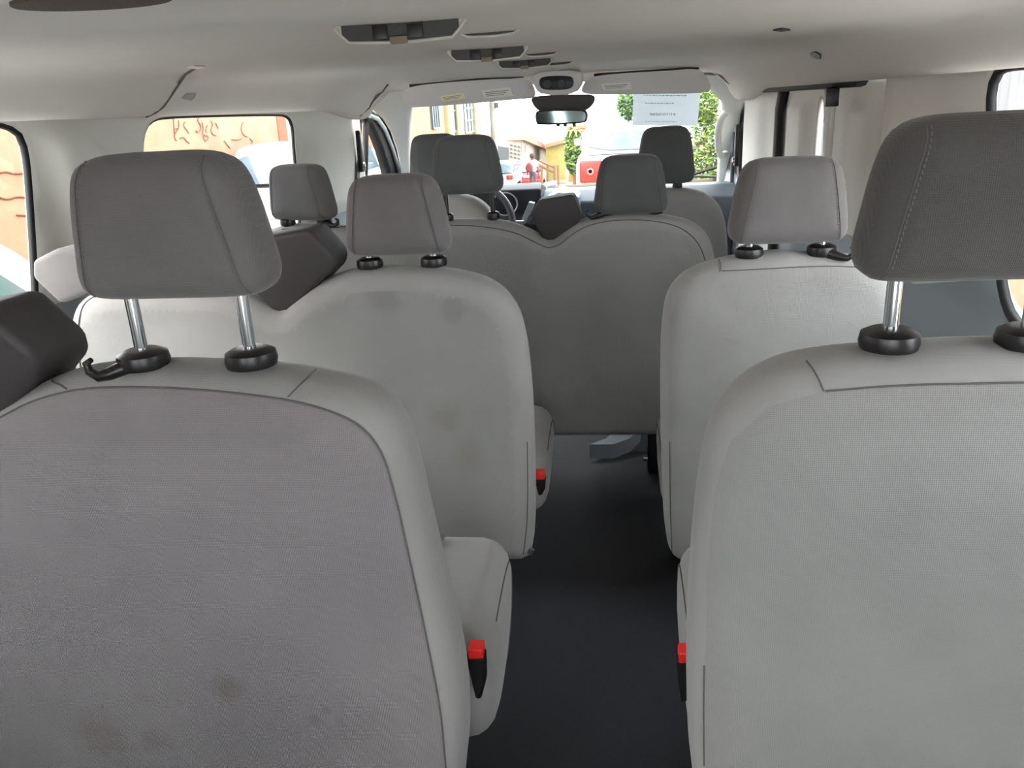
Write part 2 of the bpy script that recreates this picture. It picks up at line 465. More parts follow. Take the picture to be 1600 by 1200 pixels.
def left_off(Y, Z):
    # stepped pillar trim, inward positive
    e1 = yz(-1, 60, 300)[0]
    o = .0
    o += .042*sstep(e1+.03, e1+.09, Y)*(1-sstep(2.13, 2.20, Y))*(1-sstep(1.25, 1.30, Z+.9*max(0, Y-2.06)))
    o += .02*sstep(YB0+.05, YB0+.14, Y)*(1-sstep(YB1-.16, YB1-.08, Y))
    o += -.02*sstep(.90, .86, Z)
    return o
wl = sheet('wall_left', [(-.38, 0), (YB1, 0), (YB1, 1.335), (-.38, 1.335)], [W1, W2], lambda a, b: (wx(-1, a)+left_off(a, b), a, b), .03,
           [M_cream, M_lower], matf=lambda a, b: 1 if b < .865 else 0, cons=[(-.3, .865), (YB1-.02, .865)])
struct(wl)
def solid_out(o, sd, t=.02):
    # thickness grows away from the cabin
    s_ = sum(p.normal.x*p.area for p in o.data.polygons)
    md = o.modifiers.new('t', 'SOLIDIFY'); md.thickness = t
    inward = -sd
    md.offset = -1 if s_*inward > 0 else 1
solid_out(wl, -1)
def pane(name, outl, sd, off, parent=None, m=None):
    bm = bmesh.new(); vs_ = [bm.verts.new((wx(sd, a)+off*sd, a, b)) for a, b in outl]; bm.faces.new(vs_)
    bmesh.ops.triangulate(bm, faces=bm.faces[:])
    o = frombm(name, bm, m or M_glass, parent); return o
def grow(outl, d):
    P = np.array(outl); c = P.mean(0)
    T = np.roll(P, -1, 0)-np.roll(P, 1, 0); T /= np.linalg.norm(T, axis=1)[:, None]+1e-9
    area = .5*np.sum(P[:, 0]*np.roll(P[:, 1], -1)-np.roll(P[:, 0], -1)*P[:, 1]); s_ = 1 if area > 0 else -1
    return [tuple(p) for p in P-np.stack([-T[:, 1], T[:, 0]], 1)*s_*d]
nwin = [0]
def window(outl, sd, seal=.006, off=.035):
    nwin[0] += 1
    g = pane('window_%d' % nwin[0], grow(outl, .008), sd, off); struct(g)
    tube('window_seal', [(wx(sd, a)+(off-.012)*sd, a, b) for a, b in resample(grow(outl, -.0), .03)], seal, M_rub, g, 8, True)
    return g
window(W1, -1, .009, .02); window(W2, -1, .007, .02)

# right wall
R1 = [(.55, 1.31), on_wall(1600, 100, 1), on_wall(1566, 104, 1), on_wall(1552, 113, 1), on_wall(1543, 140, 1), on_wall(1542, 180, 1), on_wall(1548, 340, 1), on_wall(1558, 440, 1), on_wall(1570, 490, 1), on_wall(1590, 513, 1), on_wall(1630, 535, 1), (.55, on_wall(1640, 540, 1)[1]-.02)]
R1 = [tuple(p) for p in chaikin(R1, 2)]
yD0 = on_wall(1378, 200, 1)[0]; yD1 = on_wall(1309, 200, 1)[0]; yD2 = on_wall(1282, 200, 1)[0]; yD3 = on_wall(1218, 200, 1)[0]
yP0 = on_wall(1203, 200, 1)[0]; yP1 = on_wall(1166, 200, 1)[0]
print('right Ys', yD0, yD1, yD2, yD3, yP0, yP1, 'R1', max(p[0] for p in R1), 'YB', YB0, YB1)
def right_off(Y, Z):
    o = .02*sstep(2.18, 2.26, Y)*(1-sstep(yD0-.10, yD0-.04, Y))*sstep(.95, 1.0, Z)
    # shelf that swells under the rear window
    o -= .02*sstep(.86, .80, Z)
    return -o
LA, LB = on_wall(1417, 444, 1), on_wall(1555, 436, 1)
RL = lambda y: LA[1]+(y-LA[0])*(LB[1]-LA[1])/(LB[0]-LA[0]) if y < LA[0] else LA[1]
wr = sheet('wall_right', [(-.38, 0), (yD0, 0), (yD0, 1.325), (-.38, 1.325)], [R1], lambda a, b: (wx(1, a)+right_off(a, b), a, b), .03,
           [M_cream, M_lower], matf=lambda a, b: 1 if b < RL(a) else 0, cons=[(-.3, RL(-.3)), (LA[0], LA[1]), (yD0-.02, LA[1])])
struct(wr); solid_out(wr, 1)
window(R1, 1, .011, .02)

# sliding side door (right): two trim panels with a recessed window between them
RW = [(yD1+.05, .92), (yD2+.0, .92), (yD2+.12, 1.24), (yD1+.10, 1.24)]
RW = [tuple(p) for p in chaikin([(on_wall(1281, 200, 1)[0], .86), (on_wall(1268, 200, 1)[0], .86), (on_wall(1266, 200, 1)[0], 1.24), (on_wall(1279, 160, 1)[0], 1.27)], 2)]
def door_off(Y, Z):
    o = .035*sstep(yD0+.04, yD0+.10, Y)*(1-sstep(yD1-.12, yD1-.03, Y+.0*Z))*sstep(1.27, 1.22, Z)
    o += .03*sstep(on_wall(1267, 200, 1)[0]+.02, on_wall(1267, 200, 1)[0]+.10, Y)*(1-sstep(yD3-.12, yD3-.04, Y))*sstep(1.27, 1.22, Z)
    return -o-.0
sdoor = sheet('door_1', [(yD0+.004, .02), (yD3, .02), (yD3, 1.26), (yD3-.03, 1.30), (yD3-.08, 1.315), (yD0+.004, 1.315)], [RW],
              lambda a, b: (wx(1, a)+door_off(a, b)+.02, a, b), .025, [M_cream, M_lower], matf=lambda a, b: 1 if b < .84 else 0)
struct(sdoor); solid_out(sdoor, 1)
pn = pane('window_pane', grow(RW, .01), 1, .055, sdoor)
tube('door_seal', [(wx(1, yD3+.03)+.01, yD3+.03, z) for z in (.05, .5, 1.0, 1.22)]+[(wx(1, yD3)+.01, yD3-.01, 1.30)], .034, M_rub, sdoor, 10, r2=.022)
# pressed rib line between both trim panels
tube('trim_rib', [(wx(1, yD2+.03)-.004, yD1-.005, z) for z in (.9, 1.1, 1.27)], .012, M_cream, sdoor, 8)
box('door_catch', (wx(1, yD1)-.06, yD1-.07, 1.232), (wx(1, yD1)-.02, yD1-.035, 1.29), M_black, sdoor, .004)
# dark strip paints the black gap under the headliner lip
tube('door_gap_strip', [(wx(1, y)-.03, y, 1.302) for y in np.linspace(yD0+.1, yP0, 12)], .02, M_rub, sdoor, 8, r2=.016)

# B pillars and front shell
def pillar(name, pts_px_l, pts_px_r, sd, m=M_cream, d=.05):
    pass
bp = sheet('trim_1', [(yD3+.05, 0), (yP1+.02, 0), (yP1+.03, 1.32), (yD3+.05, 1.32)], [], lambda a, b: (wx(1, a)-.03*sstep(yP0, yP0+.1, a)*(1-sstep(yP1-.08, yP1, a)), a, b), .03, [M_cream])
struct(bp); solid_out(bp, 1, .06)

# ------------------------------------------------------------------ seats
HR = [(0, .174), (.062, .174), (.094, .162), (.108, .12), (.117, .06), (.122, .03), (.117, .006), (.095, -.004), (0, -.004)]
def headrest(parent, x, y, z, sc_=1.0, seed=0, rot=0, m=None, hs=1.0, seams=True, tilt=.12):
    out = [(x+a*sc_, z+b*hs) for a, b in HR]+[(x-a*sc_, z+b*hs) for a, b in HR[-2:0:-1]]
    th, r = .052*sc_, .036*sc_
    def fr(a, b, d):
        dx, dy = a-x, d - tilt*(b-z)*.5
        c, s = math.cos(rot), math.sin(rot)
        return (x+dx*c-dy*s, y+dx*s+dy*c, b)
    P = Pillow(out, th, r, .006, .08, .0105, fr)
    h = P.build('headrest', [m or M_head], parent)
    if seams:
        for sg in (-1, 1):
            line = [P.on(x+sg*(.083+.018*(1-t)**1.2-.010*t*t)*sc_, z+hs*(.004+.164*t), -1, .0004) for t in np.linspace(0, 1, 22)]
            tube('seam', line, .0008, M_seam, h, 6)
            bm = bmesh.new()
            for t in np.linspace(.02, .97, 26):
                a0 = x+sg*(.0795+.018*(1-t)**1.2-.010*t*t)*sc_; b0 = z+hs*(.004+.164*t)
                p, q = Vector(P.on(a0, b0-.0018, -1, .0004)), Vector(P.on(a0, b0+.0018, -1, .0004))
                tube_bm(bm, [p, q], .0007, 5)
            frombm('stitching', bm, M_stitch, h)
    return h
def post_set(parent, x, y, z0, z1, sp=.075, m=None, hook=None, collar=.030, r=.0085, hooklen=.045):
    for s_ in (-1, 1):
        X = x+s_*sp
        tube('post', [(X, y, z0-.03), (X, y, z1+.03)], r, m or M_chrome, parent, 14)
        c = lathe('collar', [(collar*.55, -.006), (collar, -.002), (collar*1.06, .006), (collar, .016), (collar*.7, .021), (r*1.1, .021)], (X, y, z0), M_black, parent)
        c.location = (0, 0, 0)
        if hook == s_ or (hook == 2):
            k = s_ if hook != 2 else s_
            pts = [(X+k*.01, y-.02, z0+.004), (X+k*.03, y-.03, z0-.002), (X+k*.045, y-.034, z0-.005), (X+k*.056, y-.034, z0+.002), (X+k*.058, y-.034, z0+.013), (X+k*.050, y-.034, z0+.018)]
            tube('coat_hook', pts, [.011, .009, .007, .006, .005, .0035], M_black, c, 10)
def px_on(P, pts, Y):
    out = []
    for px, py in pts:
        y = Y
        for _ in range(14):
            p = at(px, py, Y=y); y = .5*y+.5*P.on(p.x, p.z, -1, 0)[1]
        p = at(px, py, Y=y); out.append((p.x, p.z))
    return out
def seam_px(P, pts, Y, parent, r=.0012, m=None, side=-1, closed=False):
    W = resample([tuple(p) for p in chaikin(px_on(P, pts, Y), 2, False)], .012, False)
    return tube('seam', [P.on(a, b, side) for a, b in W], r, m or M_seam, parent, 6)
def px_poly(pts, Y): return [((at(a, b, Y=Y)).x, (at(a, b, Y=Y)).z) for a, b in pts]
def guide(parent, N, y, pts, m=None, th=.06, bev=.014):
    poly = [(N[0]+a, N[1]+b) for a, b in pts]
    return prism('belt_guide', poly, lambda a, b, d: (a, y+d+.25*(N[1]+.1-b), b), -th, th, m or M_vinyl, parent, bev, 4, 50)
GP = [(-.025, -.02), (.02, -.02), (.145, .085), (.15, .115), (.108, .18), (-.06, .155), (-.10, .10)]
def cushion(parent, x0, x1, ya, yb, ztop, zbot, m=None, buckle=None):
    zbot += .09
    prof = [(ya, zbot+.08), (ya+.02, ztop-.02), (ya+.12, ztop), (yb-.14, ztop+.012), (yb-.05, ztop+.005), (yb, ztop-.05), (yb-.01, ztop-.13), (yb-.07, zbot+.05), (yb-.20, zbot-.0), (ya+.05, zbot)]
    xm, hw = (x0+x1)/2, (x1-x0)/2
    P = Pillow(prof, hw, .05, .012, .14, .022, lambda a, b, d: (xm+d, a, b))
    c = P.build('cushion', [M_bord], parent)
    tt = P.offset_line(.045, lambda a, b: b > ztop-.2 and a > ya+.1)
    for sd_ in (-1, 1):
        if len(tt) > 4:
            line = [P.on(a, b, sd_, .0006) for a, b in tt]
            # split where far apart
            seg, cur = [], [line[0]]
            for p in line[1:]:
                if (Vector(p)-Vector(cur[-1])).length < .07: cur.append(p)
                else: seg.append(cur); cur = [p]
            seg.append(cur)
            for sgm in seg:
                if len(sgm) > 3: tube('seam', sgm, .0012, M_seam, c, 6)
    return c
def buckle(parent, x, y, z, h=.10, ang=0):
    b = prism('seat_belt_buckle', [(-.015, 0), (.015, 0), (.013, -h*.6), (.003, -h), (-.006, -h)], lambda a, q, d: (x+a, y+d-.25*q*.3, z+q), -.012, .012, M_black, parent, .003, 2)
    hexa('release_button', [(x-.011, y-.013, z-.004), (x+.013, y-.013, z-.002), (x+.013, y-.013, z+.016), (x-.011, y-.013, z+.016),
                            (x-.011, y+.011, z-.004), (x+.013, y+.011, z-.002), (x+.013, y+.011, z+.018), (x-.011, y+.011, z+.018)], M_red, b, .003)
def legs(parent, xs, ya, yb, ztop):
    for x in xs:
        for y in (ya, yb):
            hexa('leg', [(x-.02, y-.03, 0), (x+.02, y-.03, 0), (x+.02, y+.03, 0), (x-.02, y+.03, 0),
                         (x-.02, y-.02, ztop), (x+.02, y-.02, ztop), (x+.02, y+.02, ztop), (x-.02, y+.02, ztop)], M_black, parent, .006)
def bendf(ztop, k): return lambda a, b: k*(ztop-b)

# --- rear left bench (row nearest the camera)
def bench_rear_left():
    t = empty('passenger_bench', (0, 0, 0))
    tag(t, 'stained grey cloth bench nearest the camera on the left, black coat hook beside its post', 'seat', 'grey cloth passenger seats')
    Ym = .955
    s = px_poly([(722, 1230), (735, 1120), (724, 1010), (698, 900), (672, 790), (655, 700), (632, 636), (590, 597), (500, 573), (395, 562), (280, 558), (200, 560), (140, 568), (80, 590), (20, 622)], Ym+.02)
    out = s+[(-.895, .905), (-.93, .90), (-.98, .95), (-1.07, .985), (-1.2, .985), (-1.30, .95), (-1.335, .85), (-1.34, .5), (-1.34, .17), (-1.2, .145), (-.6, .145), (-.26, .15)]
    seam = [(700, 1300), (697, 1200), (690, 1110), (668, 1000), (640, 870), (618, 770), (597, 700), (565, 662), (510, 638), (440, 622), (330, 609), (210, 603), (120, 606), (50, 625), (0, 652)]
    P = Pillow(out, .066, .05, .012, .2, .016, FXZ, bendf(.98, .04))
    P.frame = lambda a, b, d: (a, Ym+d, b)
    sp = px_on(P, seam, Ym-.075); poly = np.array([tuple(p) for p in chaikin(sp+[(-.93, .87), (-1.0, .92), (-1.2, .94), (-1.3, .85), (-1.3, .1), (-.3, .1)], 2)])
    pan = lambda a, b, d: inside(np.array([[a, b]]), poly)[0]
    b = P.build('backrest', [M_bord, M_panelA], t, pan, cons=poly)
    seam_px(P, seam[1:], Ym-.075, b, .0013); seam_px(P, [(494, 577), (478, 592), (450, 620)], Ym-.07, b)
    seam_px(P, [(79, 592), (92, 599), (104, 607)], Ym-.07, b)
    post_set(t, -.544, .945, .983, 1.075, hook=-1, collar=.032)
    headrest(t, -.544, .95, 1.078, 1.02)
    post_set(t, -1.10, .945, .983, 1.075, collar=.032); headrest(t, -1.10, .95, 1.078, 1.02)
    guide(t, (-.885, .90), .955, GP)
    c = cushion(t, -1.33, -.215, 1.06, 1.44, .475, .13)
    q = at(744, 1020, Y=1.035); buckle(t, q.x, 1.035, q.z, .085)
    box('latch', (-.36, 1.33, .487), (-.335, 1.36, .497), M_steel, t, .002)
    legs(t, (-1.2, -.40), 1.14, 1.30, .25)
bench_rear_left()

def single_seat(name_label, xc, Ym, zc_, hook, gap, hw=.28, left_px=None, stz=.14, seams=None, cush=True, cz=.475, pm=None, cx1=None):
    t = empty('passenger_chair', (0, 0, 0)); tag(t, name_label, 'seat', 'grey cloth passenger seats')
    L = px_poly(left_px, Ym+.0)
    top = zc_
    out = L+[(xc+.02, top+.002), (xc+.12, top-.002), (xc+.19, top-.02), (xc+hw-.035, top-.07), (xc+hw-.005, top-.17), (xc+hw, top-.5), (xc+hw, stz+.05), (xc+hw-.04, stz), (L[0][0]+.05, stz)]
    seamb = seams['panel'] if seams else None
    poly = None
    if seamb:
        P = Pillow(out, .062, .045, .012, .2, .016, None, bendf(.98, .04)); P.frame = lambda a, b, d: (a, Ym+d, b)
        sp = px_on(P, seamb, Ym-.075); poly = np.array(sp+[(xc+hw+.1, sp[-1][1]), (xc+hw+.1, 0), (sp[0][0], 0)])
    pan = (lambda a, b, d: inside(np.array([[a, b]]), poly)[0]) if seamb else None
    P = Pillow(out, .062, .045, .012, .2, .016, None, bendf(.98, .04)); P.frame = lambda a, b, d: (a, Ym+d, b)
    b = P.build('backrest', [M_bord, pm or M_panel], t, pan, cons=poly)
    for l in (seams or {}).get('lines', []): seam_px(P, l, Ym-.07, b)
    post_set(t, xc, Ym-.012, top, top+gap, hook=hook, collar=.032 if zc_ > .97 else .029)
    headrest(t, xc, Ym-.008, top+gap, 1.0, m=M_head_shaded if zc_ > .97 else M_head)
    c = cushion(t, xc-hw+(.01 if zc_ > .97 else .022), xc+hw-.01, Ym+.105, Ym+.485, cz, .13)
    legs(t, (xc-.17, xc+.17), Ym+.16, Ym+.36, .25)
    return t
t = single_seat('grey cloth single seat cut by the right edge, nearest the camera', .392, .955, .995, 1, .082,
            left_px=[(1090, 1240), (1078, 1190), (1074, 1000), (1082, 850), (1094, 730), (1110, 655), (1150, 600), (1215, 562), (1300, 546), (1380, 541)],
            seams=dict(panel=[(1103, 1300), (1101, 1100), (1104, 900), (1116, 770), (1140, 690), (1200, 635), (1287, 610), (1400, 601), (1600, 597)],
                       lines=[[(1259, 562), (1273, 580), (1287, 611)], [(1289, 611), (1400, 601), (1598, 597), (1650, 597)], [(1100, 1195), (1099, 1120), (1100, 1040)]]))
q = at(1071, 1026, Y=1.035); buckle(t, q.x, 1.035, q.z, .08)

# --- second-from-rear row
def bench_mid_left():
    t = empty('passenger_bench', (0, 0, 0))
    tag(t, 'worn grey cloth bench in the middle row on the left, ahead of the nearest bench', 'seat', 'grey cloth passenger seats')
    Ym = 1.785
    s = px_poly([(832, 866), (836, 800), (835, 700), (831, 600), (822, 520), (806, 470), (770, 437), (715, 421), (650, 416), (590, 415), (540, 422), (500, 440), (470, 462)], Ym+.0)
    out = s+px_poly([(448, 484), (425, 470), (380, 452), (300, 444), (200, 444), (150, 452), (125, 480), (120, 540)], Ym)
    x0 = out[-1][0]
    out += [(x0, .5), (x0, .22), (x0+.04, .18), (-.6, .18), (-.24, .182)]
    P = Pillow(out, .062, .045, .012, .2, .018, None, bendf(.95, .03)); P.frame = lambda a, b, d: (a, Ym+d, b)
    b = P.build('backrest', [M_bord, M_panelB], t, lambda a, b_, d: d > .05)
    seam_px(P, [(824, 690), (825, 760), (824, 820), (818, 866)], Ym-.05, b, .0014)
    seam_px(P, [(135, 620), (123, 560), (123, 500), (140, 462), (200, 450), (330, 449)], Ym-.06, b, .0016)
    post_set(t, -.482, 1.775, .952, .985, hook=0, collar=.029)
    headrest(t, -.482, 1.778, .982, .98)
    post_set(t, -1.06, 1.775, .935, .965, collar=.029); headrest(t, -1.06, 1.778, .962, .98)
    guide(t, (-.775, .872), 1.785, GP)
    guide(t, (-1.30, .885), 1.785, [(-.035, 0), (.06, .03), (.12, .06), (.10, .13), (.02, .142), (-.06, .112), (-.078, .07)], M_head)
    cushion(t, -1.33, -.19, 1.89, 2.29, .435, .13)
    q = at(844, 745, Y=1.87); buckle(t, q.x, 1.87, q.z, .05)
    legs(t, (-1.2, -.36), 1.96, 2.16, .25)
    bx_ = tube('zip_pull', [tuple(at(828, 866, Y=1.76)), tuple(at(832, 858, Y=1.76))], .006, M_steel, b, 8)
bench_mid_left()
single_seat('grey cloth single seat on the right in the middle row, near the sliding door', .364, 1.785, .952, 1, .030, hw=.262,
            left_px=[(1064, 876), (1046, 866), (1038, 820), (1034, 720), (1032, 600), (1034, 500), (1044, 450), (1075, 420), (1130, 402), (1190, 393), (1230, 391)],
            stz=.175, cz=.43, seams=dict(panel=[(1047, 880), (1045, 700), (1045, 500), (1070, 440), (1125, 423), (1250, 416), (1340, 415), (1420, 430)],
                       lines=[[(1123, 405), (1127, 413), (1125, 424)], [(1127, 423), (1250, 416), (1340, 415), (1400, 425)], [(1050, 862), (1047, 800), (1046, 690)]]), pm=M_panel)

# --- triple bench behind the front seats
def bench_triple():
    t = empty('passenger_bench', (0, 0, 0))
    tag(t, 'wide grey cloth three-place bench directly behind the front seats', 'seat', 'grey cloth passenger seats')
    Ym = 2.56
    out = px_poly([(1112, 640), (1117, 500), (1117, 410), (1111, 375), (1092, 350), (1055, 337), (1000, 332), (940, 334), (905, 343), (882, 358), (862, 376), (838, 362), (800, 346), (760, 341), (715, 342)], Ym)
    out += [(-.62, .945), (-.70, .90), (-.735, .875), (-.77, .90), (-.85, .945), (-1.0, .96), (-1.14, .945), (-1.22, .88), (-1.24, .7), (-1.24, .24), (-1.2, .20), (-.5, .2), (.24, .2), (.295, .24)]
    P = Pillow(out, .055, .042, .01, .2, .018, None, bendf(.95, .03)); P.frame = lambda a, b, d: (a, Ym+d, b)
    b = P.build('backrest', [M_bord, M_panel], t, lambda a, b_, d: d > .045)
    for l in ([(1108, 470), (1104, 410), (1090, 375), (1060, 352), (1010, 343), (950, 344), (905, 356), (864, 392), (835, 378), (800, 360), (740, 352), (700, 352)], [(555, 352), (520, 356), (440, 358)]):
        seam_px(P, l, Ym-.05, b, .0016)
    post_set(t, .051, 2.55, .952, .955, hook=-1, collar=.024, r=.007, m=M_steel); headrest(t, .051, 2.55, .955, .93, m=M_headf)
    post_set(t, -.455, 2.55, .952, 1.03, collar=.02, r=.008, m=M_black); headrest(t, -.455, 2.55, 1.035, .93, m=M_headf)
    post_set(t, -1.00, 2.55, .955, .985, sp=.062, hook=1, collar=.024, r=.007, m=M_steel); headrest(t, -1.00, 2.55, .972, .93, rot=-.25)
    guide(t, (-.20, .885), 2.56, [(-.02, -.02), (.01, -.02), (.095, .05), (.10, .07), (.078, .135), (-.03, .122), (-.06, .08)], None, .05, .010)
    guide(t, (-.735, .885), 2.56, [(-.02, -.02), (.01, -.02), (.095, .05), (.10, .07), (.078, .11), (-.03, .10), (-.06, .08)], None, .05, .010)
    cushion(t, -1.22, .29, 2.61, 3.02, .43, .22)
    # moulded front foot of the bench, seen under its back
    q = [at(985, 668, Y=2.95), at(982, 690, Y=2.9), at(966, 712, Y=2.84), at(940, 735, Y=2.78)]
    ft = [(p.x, p.y, max(.012, p.z)) for p in q]
    bm = bmesh.new(); rings = []
    for i, (x, y, z) in enumerate(ft):
        wd = .045
        rings.append([bm.verts.new(v) for v in ((x-wd, y, z), (x+wd, y, z), (x+wd, y+.04, z+.04), (x-wd, y+.04, z+.04))])
    for A, B in zip(rings, rings[1:]):
        for k in range(4): bm.faces.new((A[k], A[(k+1) % 4], B[(k+1) % 4], B[k]))
    bm.faces.new(rings[0]); bm.faces.new(rings[-1]); frombm('foot_trim', bm, M_lower, t, 40)
    p = at(1020, 725, Y=2.7)
    box('floor_latch', (p.x-.02, 2.66, 0.004), (p.x+.03, 2.76, .17), M_black, t, .008)
    tube('latch_bolt', [(p.x-.035, 2.68, .06), (p.x, 2.68, .06)], .012, M_steel, t, 10)
    legs(t, (-1.1, -.6), 2.7, 2.88, .33)
bench_triple()

# --- front seats
def front_seat(label, xc, name, dz=0):
    t = empty(name, (0, 0, 0)); tag(t, label, 'seat')
    Ym = 3.5; zt = .93+dz
    out = [(xc, zt), (xc+.10, zt-.003), (xc+.18, zt-.03), (xc+.235, zt-.09), (xc+.262, zt-.2), (xc+.27, .6), (xc+.26, .4), (xc, .38),
           (xc-.26, .4), (xc-.27, .6), (xc-.262, zt-.2), (xc-.235, zt-.09), (xc-.18, zt-.03), (xc-.10, zt-.003)]
    P = Pillow(out, .07, .05, .01, .2, .022, None, bendf(.95, .1)); P.frame = lambda a, b, d: (a, Ym+d, b)
    P.build('backrest', [M_bord], t)
    post_set(t, xc, Ym, zt, zt+.02, sp=.05, collar=.02, r=.006, m=M_steel)
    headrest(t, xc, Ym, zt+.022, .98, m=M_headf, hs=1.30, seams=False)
    cushion(t, xc-.26, xc+.26, Ym+.06, Ym+.50, .50, .2)
    box('seat_base', (xc-.22, Ym+.0, 0.003), (xc+.22, Ym+.42, .24), M_dashd, t, .02)
front_seat('dark-headed driver seat at the steering wheel, mostly hidden behind the bench headrest', -.755, 'driver_seat', .015)
front_seat('grey front passenger seat under the right sun visor', .215, 'front_passenger_seat')

# ------------------------------------------------------------------ rear doors, unseen behind the camera, added to cut light on near seats
rear_holes = [[tuple(p) for p in rrect(.54, .40, .08, 5, -.70, 1.05)], [tuple(p) for p in rrect(.84, .52, .08, 5, .20, 1.0)]]  # left opening made smaller to dim the left seat
wb = sheet('wall_back', [(-1.42, 0), (.82, 0), (.82, 1.42), (-1.42, 1.42)], rear_holes, lambda a, b: (a, -.36, b), .05, [M_cream, M_lower], matf=lambda a, b: 1 if b < .7 else 0)
struct(wb); wb.modifiers.new('t', 'SOLIDIFY').thickness = .05
wb.modifiers['t'].offset = 1 if sum(p.normal.y for p in wb.data.polygons) < 0 else -1
for hpoly in rear_holes:
    nwin[0] += 1
    bm = bmesh.new(); bm.faces.new([bm.verts.new((a, -.38, b)) for a, b in grow(hpoly, .01)])
    g = frombm('window_%d' % nwin[0], bm, M_glass); struct(g)
    tube('window_seal', [(a, -.362, b) for a, b in hpoly], .009, M_rub, g, 8, True)

# ------------------------------------------------------------------ cab shell
def at_ws(px, py):
    Y = 4.2
    for _ in range(60):
        p = at(px, py, Y=Y); Y = .6*Y+.4*(3.90+(1.385-p.z)*1.56)
    return at(px, py, Y=Y)
def strip(name, A, B, m, parent=None, th=.02, dirv=(0, 1, 0)):
    """band between two polylines, given thickness along dirv"""
    bm = bmesh.new(); d = Vector(dirv)*th
    a = [bm.verts.new(p) for p in A]; b = [bm.verts.new(p) for p in B]
    a2 = [bm.verts.new(Vector(p)+d) for p in A]; b2 = [bm.verts.new(Vector(p)+d) for p in B]
    n = len(A)
    for i in range(n-1):
        bm.faces.new((a[i], a[i+1], b[i+1], b[i])); bm.faces.new((a2[i], b2[i], b2[i+1], a2[i+1]))
        bm.faces.new((a[i], a2[i], a2[i+1], a[i+1])); bm.faces.new((b[i], b[i+1], b2[i+1], b2[i]))
    bm.faces.new((a[0], b[0], b2[0], a2[0])); bm.faces.new((a[-1], a2[-1], b2[-1], b[-1]))
    return frombm(name, bm, m, parent, 50)
# header above the windshield, closing the headliner
N = 24
top = []; bot = []
for i in range(N+1):
    X = CX-.88+1.76*i/N
    top.append((X, 3.80, ceil_z(X, 3.80)+.004)); bot.append((X, 3.90+.0, 1.375-.10*max(0, abs(X-CX)/.88-.83)/.17*1.0))
hd = strip('trim_2', top, bot, M_liner, None, .03, (0, 1, .3)); struct(hd)
# windshield pillars
def apillar(name, rows):
    bm = bmesh.new(); rings = []
    for L, R in rows:      # left/right points of the inner face
        L, R = Vector(L), Vector(R); d = Vector((0, .07, .02)); ins = (R-L)*.12
        rings.append([bm.verts.new(p) for p in (L, L+ins+Vector((0, -.012, 0)), R-ins+Vector((0, -.012, 0)), R, R+d, L+d)])
    for A, B in zip(rings, rings[1:]):
        for k in range(6): bm.faces.new((A[k], A[(k+1) % 6], B[(k+1) % 6], B[k]))
    bm.faces.new(rings[0]); bm.faces.new(rings[-1])
    o = frombm(name, bm, M_cream, None, 50); struct(o); return o
def rowp(pl, pr, Y): return (tuple(at(*pl, Y=Y)), tuple(at(*pr, Y=Y)))
apillar('trim_3', [rowp((570, 130), (650, 128), 3.86), rowp((575, 165), (645, 163), 3.9), rowp((598, 185), (641, 178), 3.97), rowp((610, 205), (639, 200), 4.06), rowp((620, 235), (639, 228), 4.22), rowp((626, 262), (640, 258), 4.42), rowp((628, 300), (643, 296), 4.66), rowp((630, 350), (648, 348), 4.8)])
apr = apillar('trim_4', [rowp((1098, 118), (1185, 118), 3.84), rowp((1110, 140), (1172, 140), 3.9), rowp((1128, 160), (1160, 158), 3.99), rowp((1129, 182), (1157, 180), 4.08), rowp((1127, 215), (1153, 214), 4.27), rowp((1124, 250), (1151, 250), 4.46), rowp((1122, 290), (1150, 290), 4.68), rowp((1120, 350), (1150, 350), 4.84)])
gh = tube('grab_handle', [tuple(at(1134, 176, Y=4.0)), tuple(at(1126, 186, Y=4.0)), tuple(at(1122, 205, Y=4.05)), tuple(at(1122, 232, Y=4.15)), tuple(at(1126, 243, Y=4.2)), tuple(at(1134, 240, Y=4.25))], .016, M_cream, apr, 10)
# windshield
ws_l = [at_ws(634, 150), at_ws(638, 200), at_ws(640, 250), at_ws(642, 296)]
ws_r = [at_ws(1120, 130), at_ws(1130, 175), at_ws(1128, 230), at_ws(1124, 294)]
bm = bmesh.new(); gl = []
for k in range(13):
    t = k/12; z = 1.40-.62*t
    xa, xb = -1.06-.12*t, .56+.10*t; Y0 = 3.90+(1.385-z)*1.56
    gl.append([bm.verts.new((xa+(xb-xa)*i/16, Y0+.05*(1-(2*i/16-1)**2), z)) for i in range(17)])
for A, B in zip(gl, gl[1:]):
    for i in range(16): bm.faces.new((A[i], A[i+1], B[i+1], B[i]))
wsg = frombm('windshield', bm, M_wglass, None, 80); tag(wsg, 'wide front windshield glass above the dashboard', 'windshield'); wsg['kind'] = 'structure'; wsg.name = 'window_6'

# front doors: dark frame with glass, divider bar on the driver's side
def wallp(px, py, sd): return on_wall(px, py, sd)
D_out = [(YB1, .02), (4.72, .02), (4.72, .95), wallp(629, 262, -1), wallp(618, 225, -1), wallp(608, 200, -1), wallp(596, 184, -1), (wallp(580, 178, -1)[0], 1.30), (YB1, 1.315)]
D_h = [wallp(564, 290, -1), wallp(564, 240, -1), wallp(566, 188, -1), wallp(574, 184, -1), wallp(583, 193, -1), wallp(590, 208, -1), wallp(599, 232, -1), wallp(608, 262, -1), wallp(612, 290, -1)]
dr = sheet('door_2', D_out, [D_h], lambda a, b: (wx(-1, a)-.0, a, b), .03, [M_rub, M_lower], matf=lambda a, b: 1 if b < .9 else 0); struct(dr); solid_out(dr, -1, .05)
pane('window_pane', grow(D_h, .01), -1, .03, dr)
def wline(pts, sd, off=0): return [(wx(sd, y)+sd*off, y, z) for y, z in [wallp(a, b, sd) for a, b in pts]]
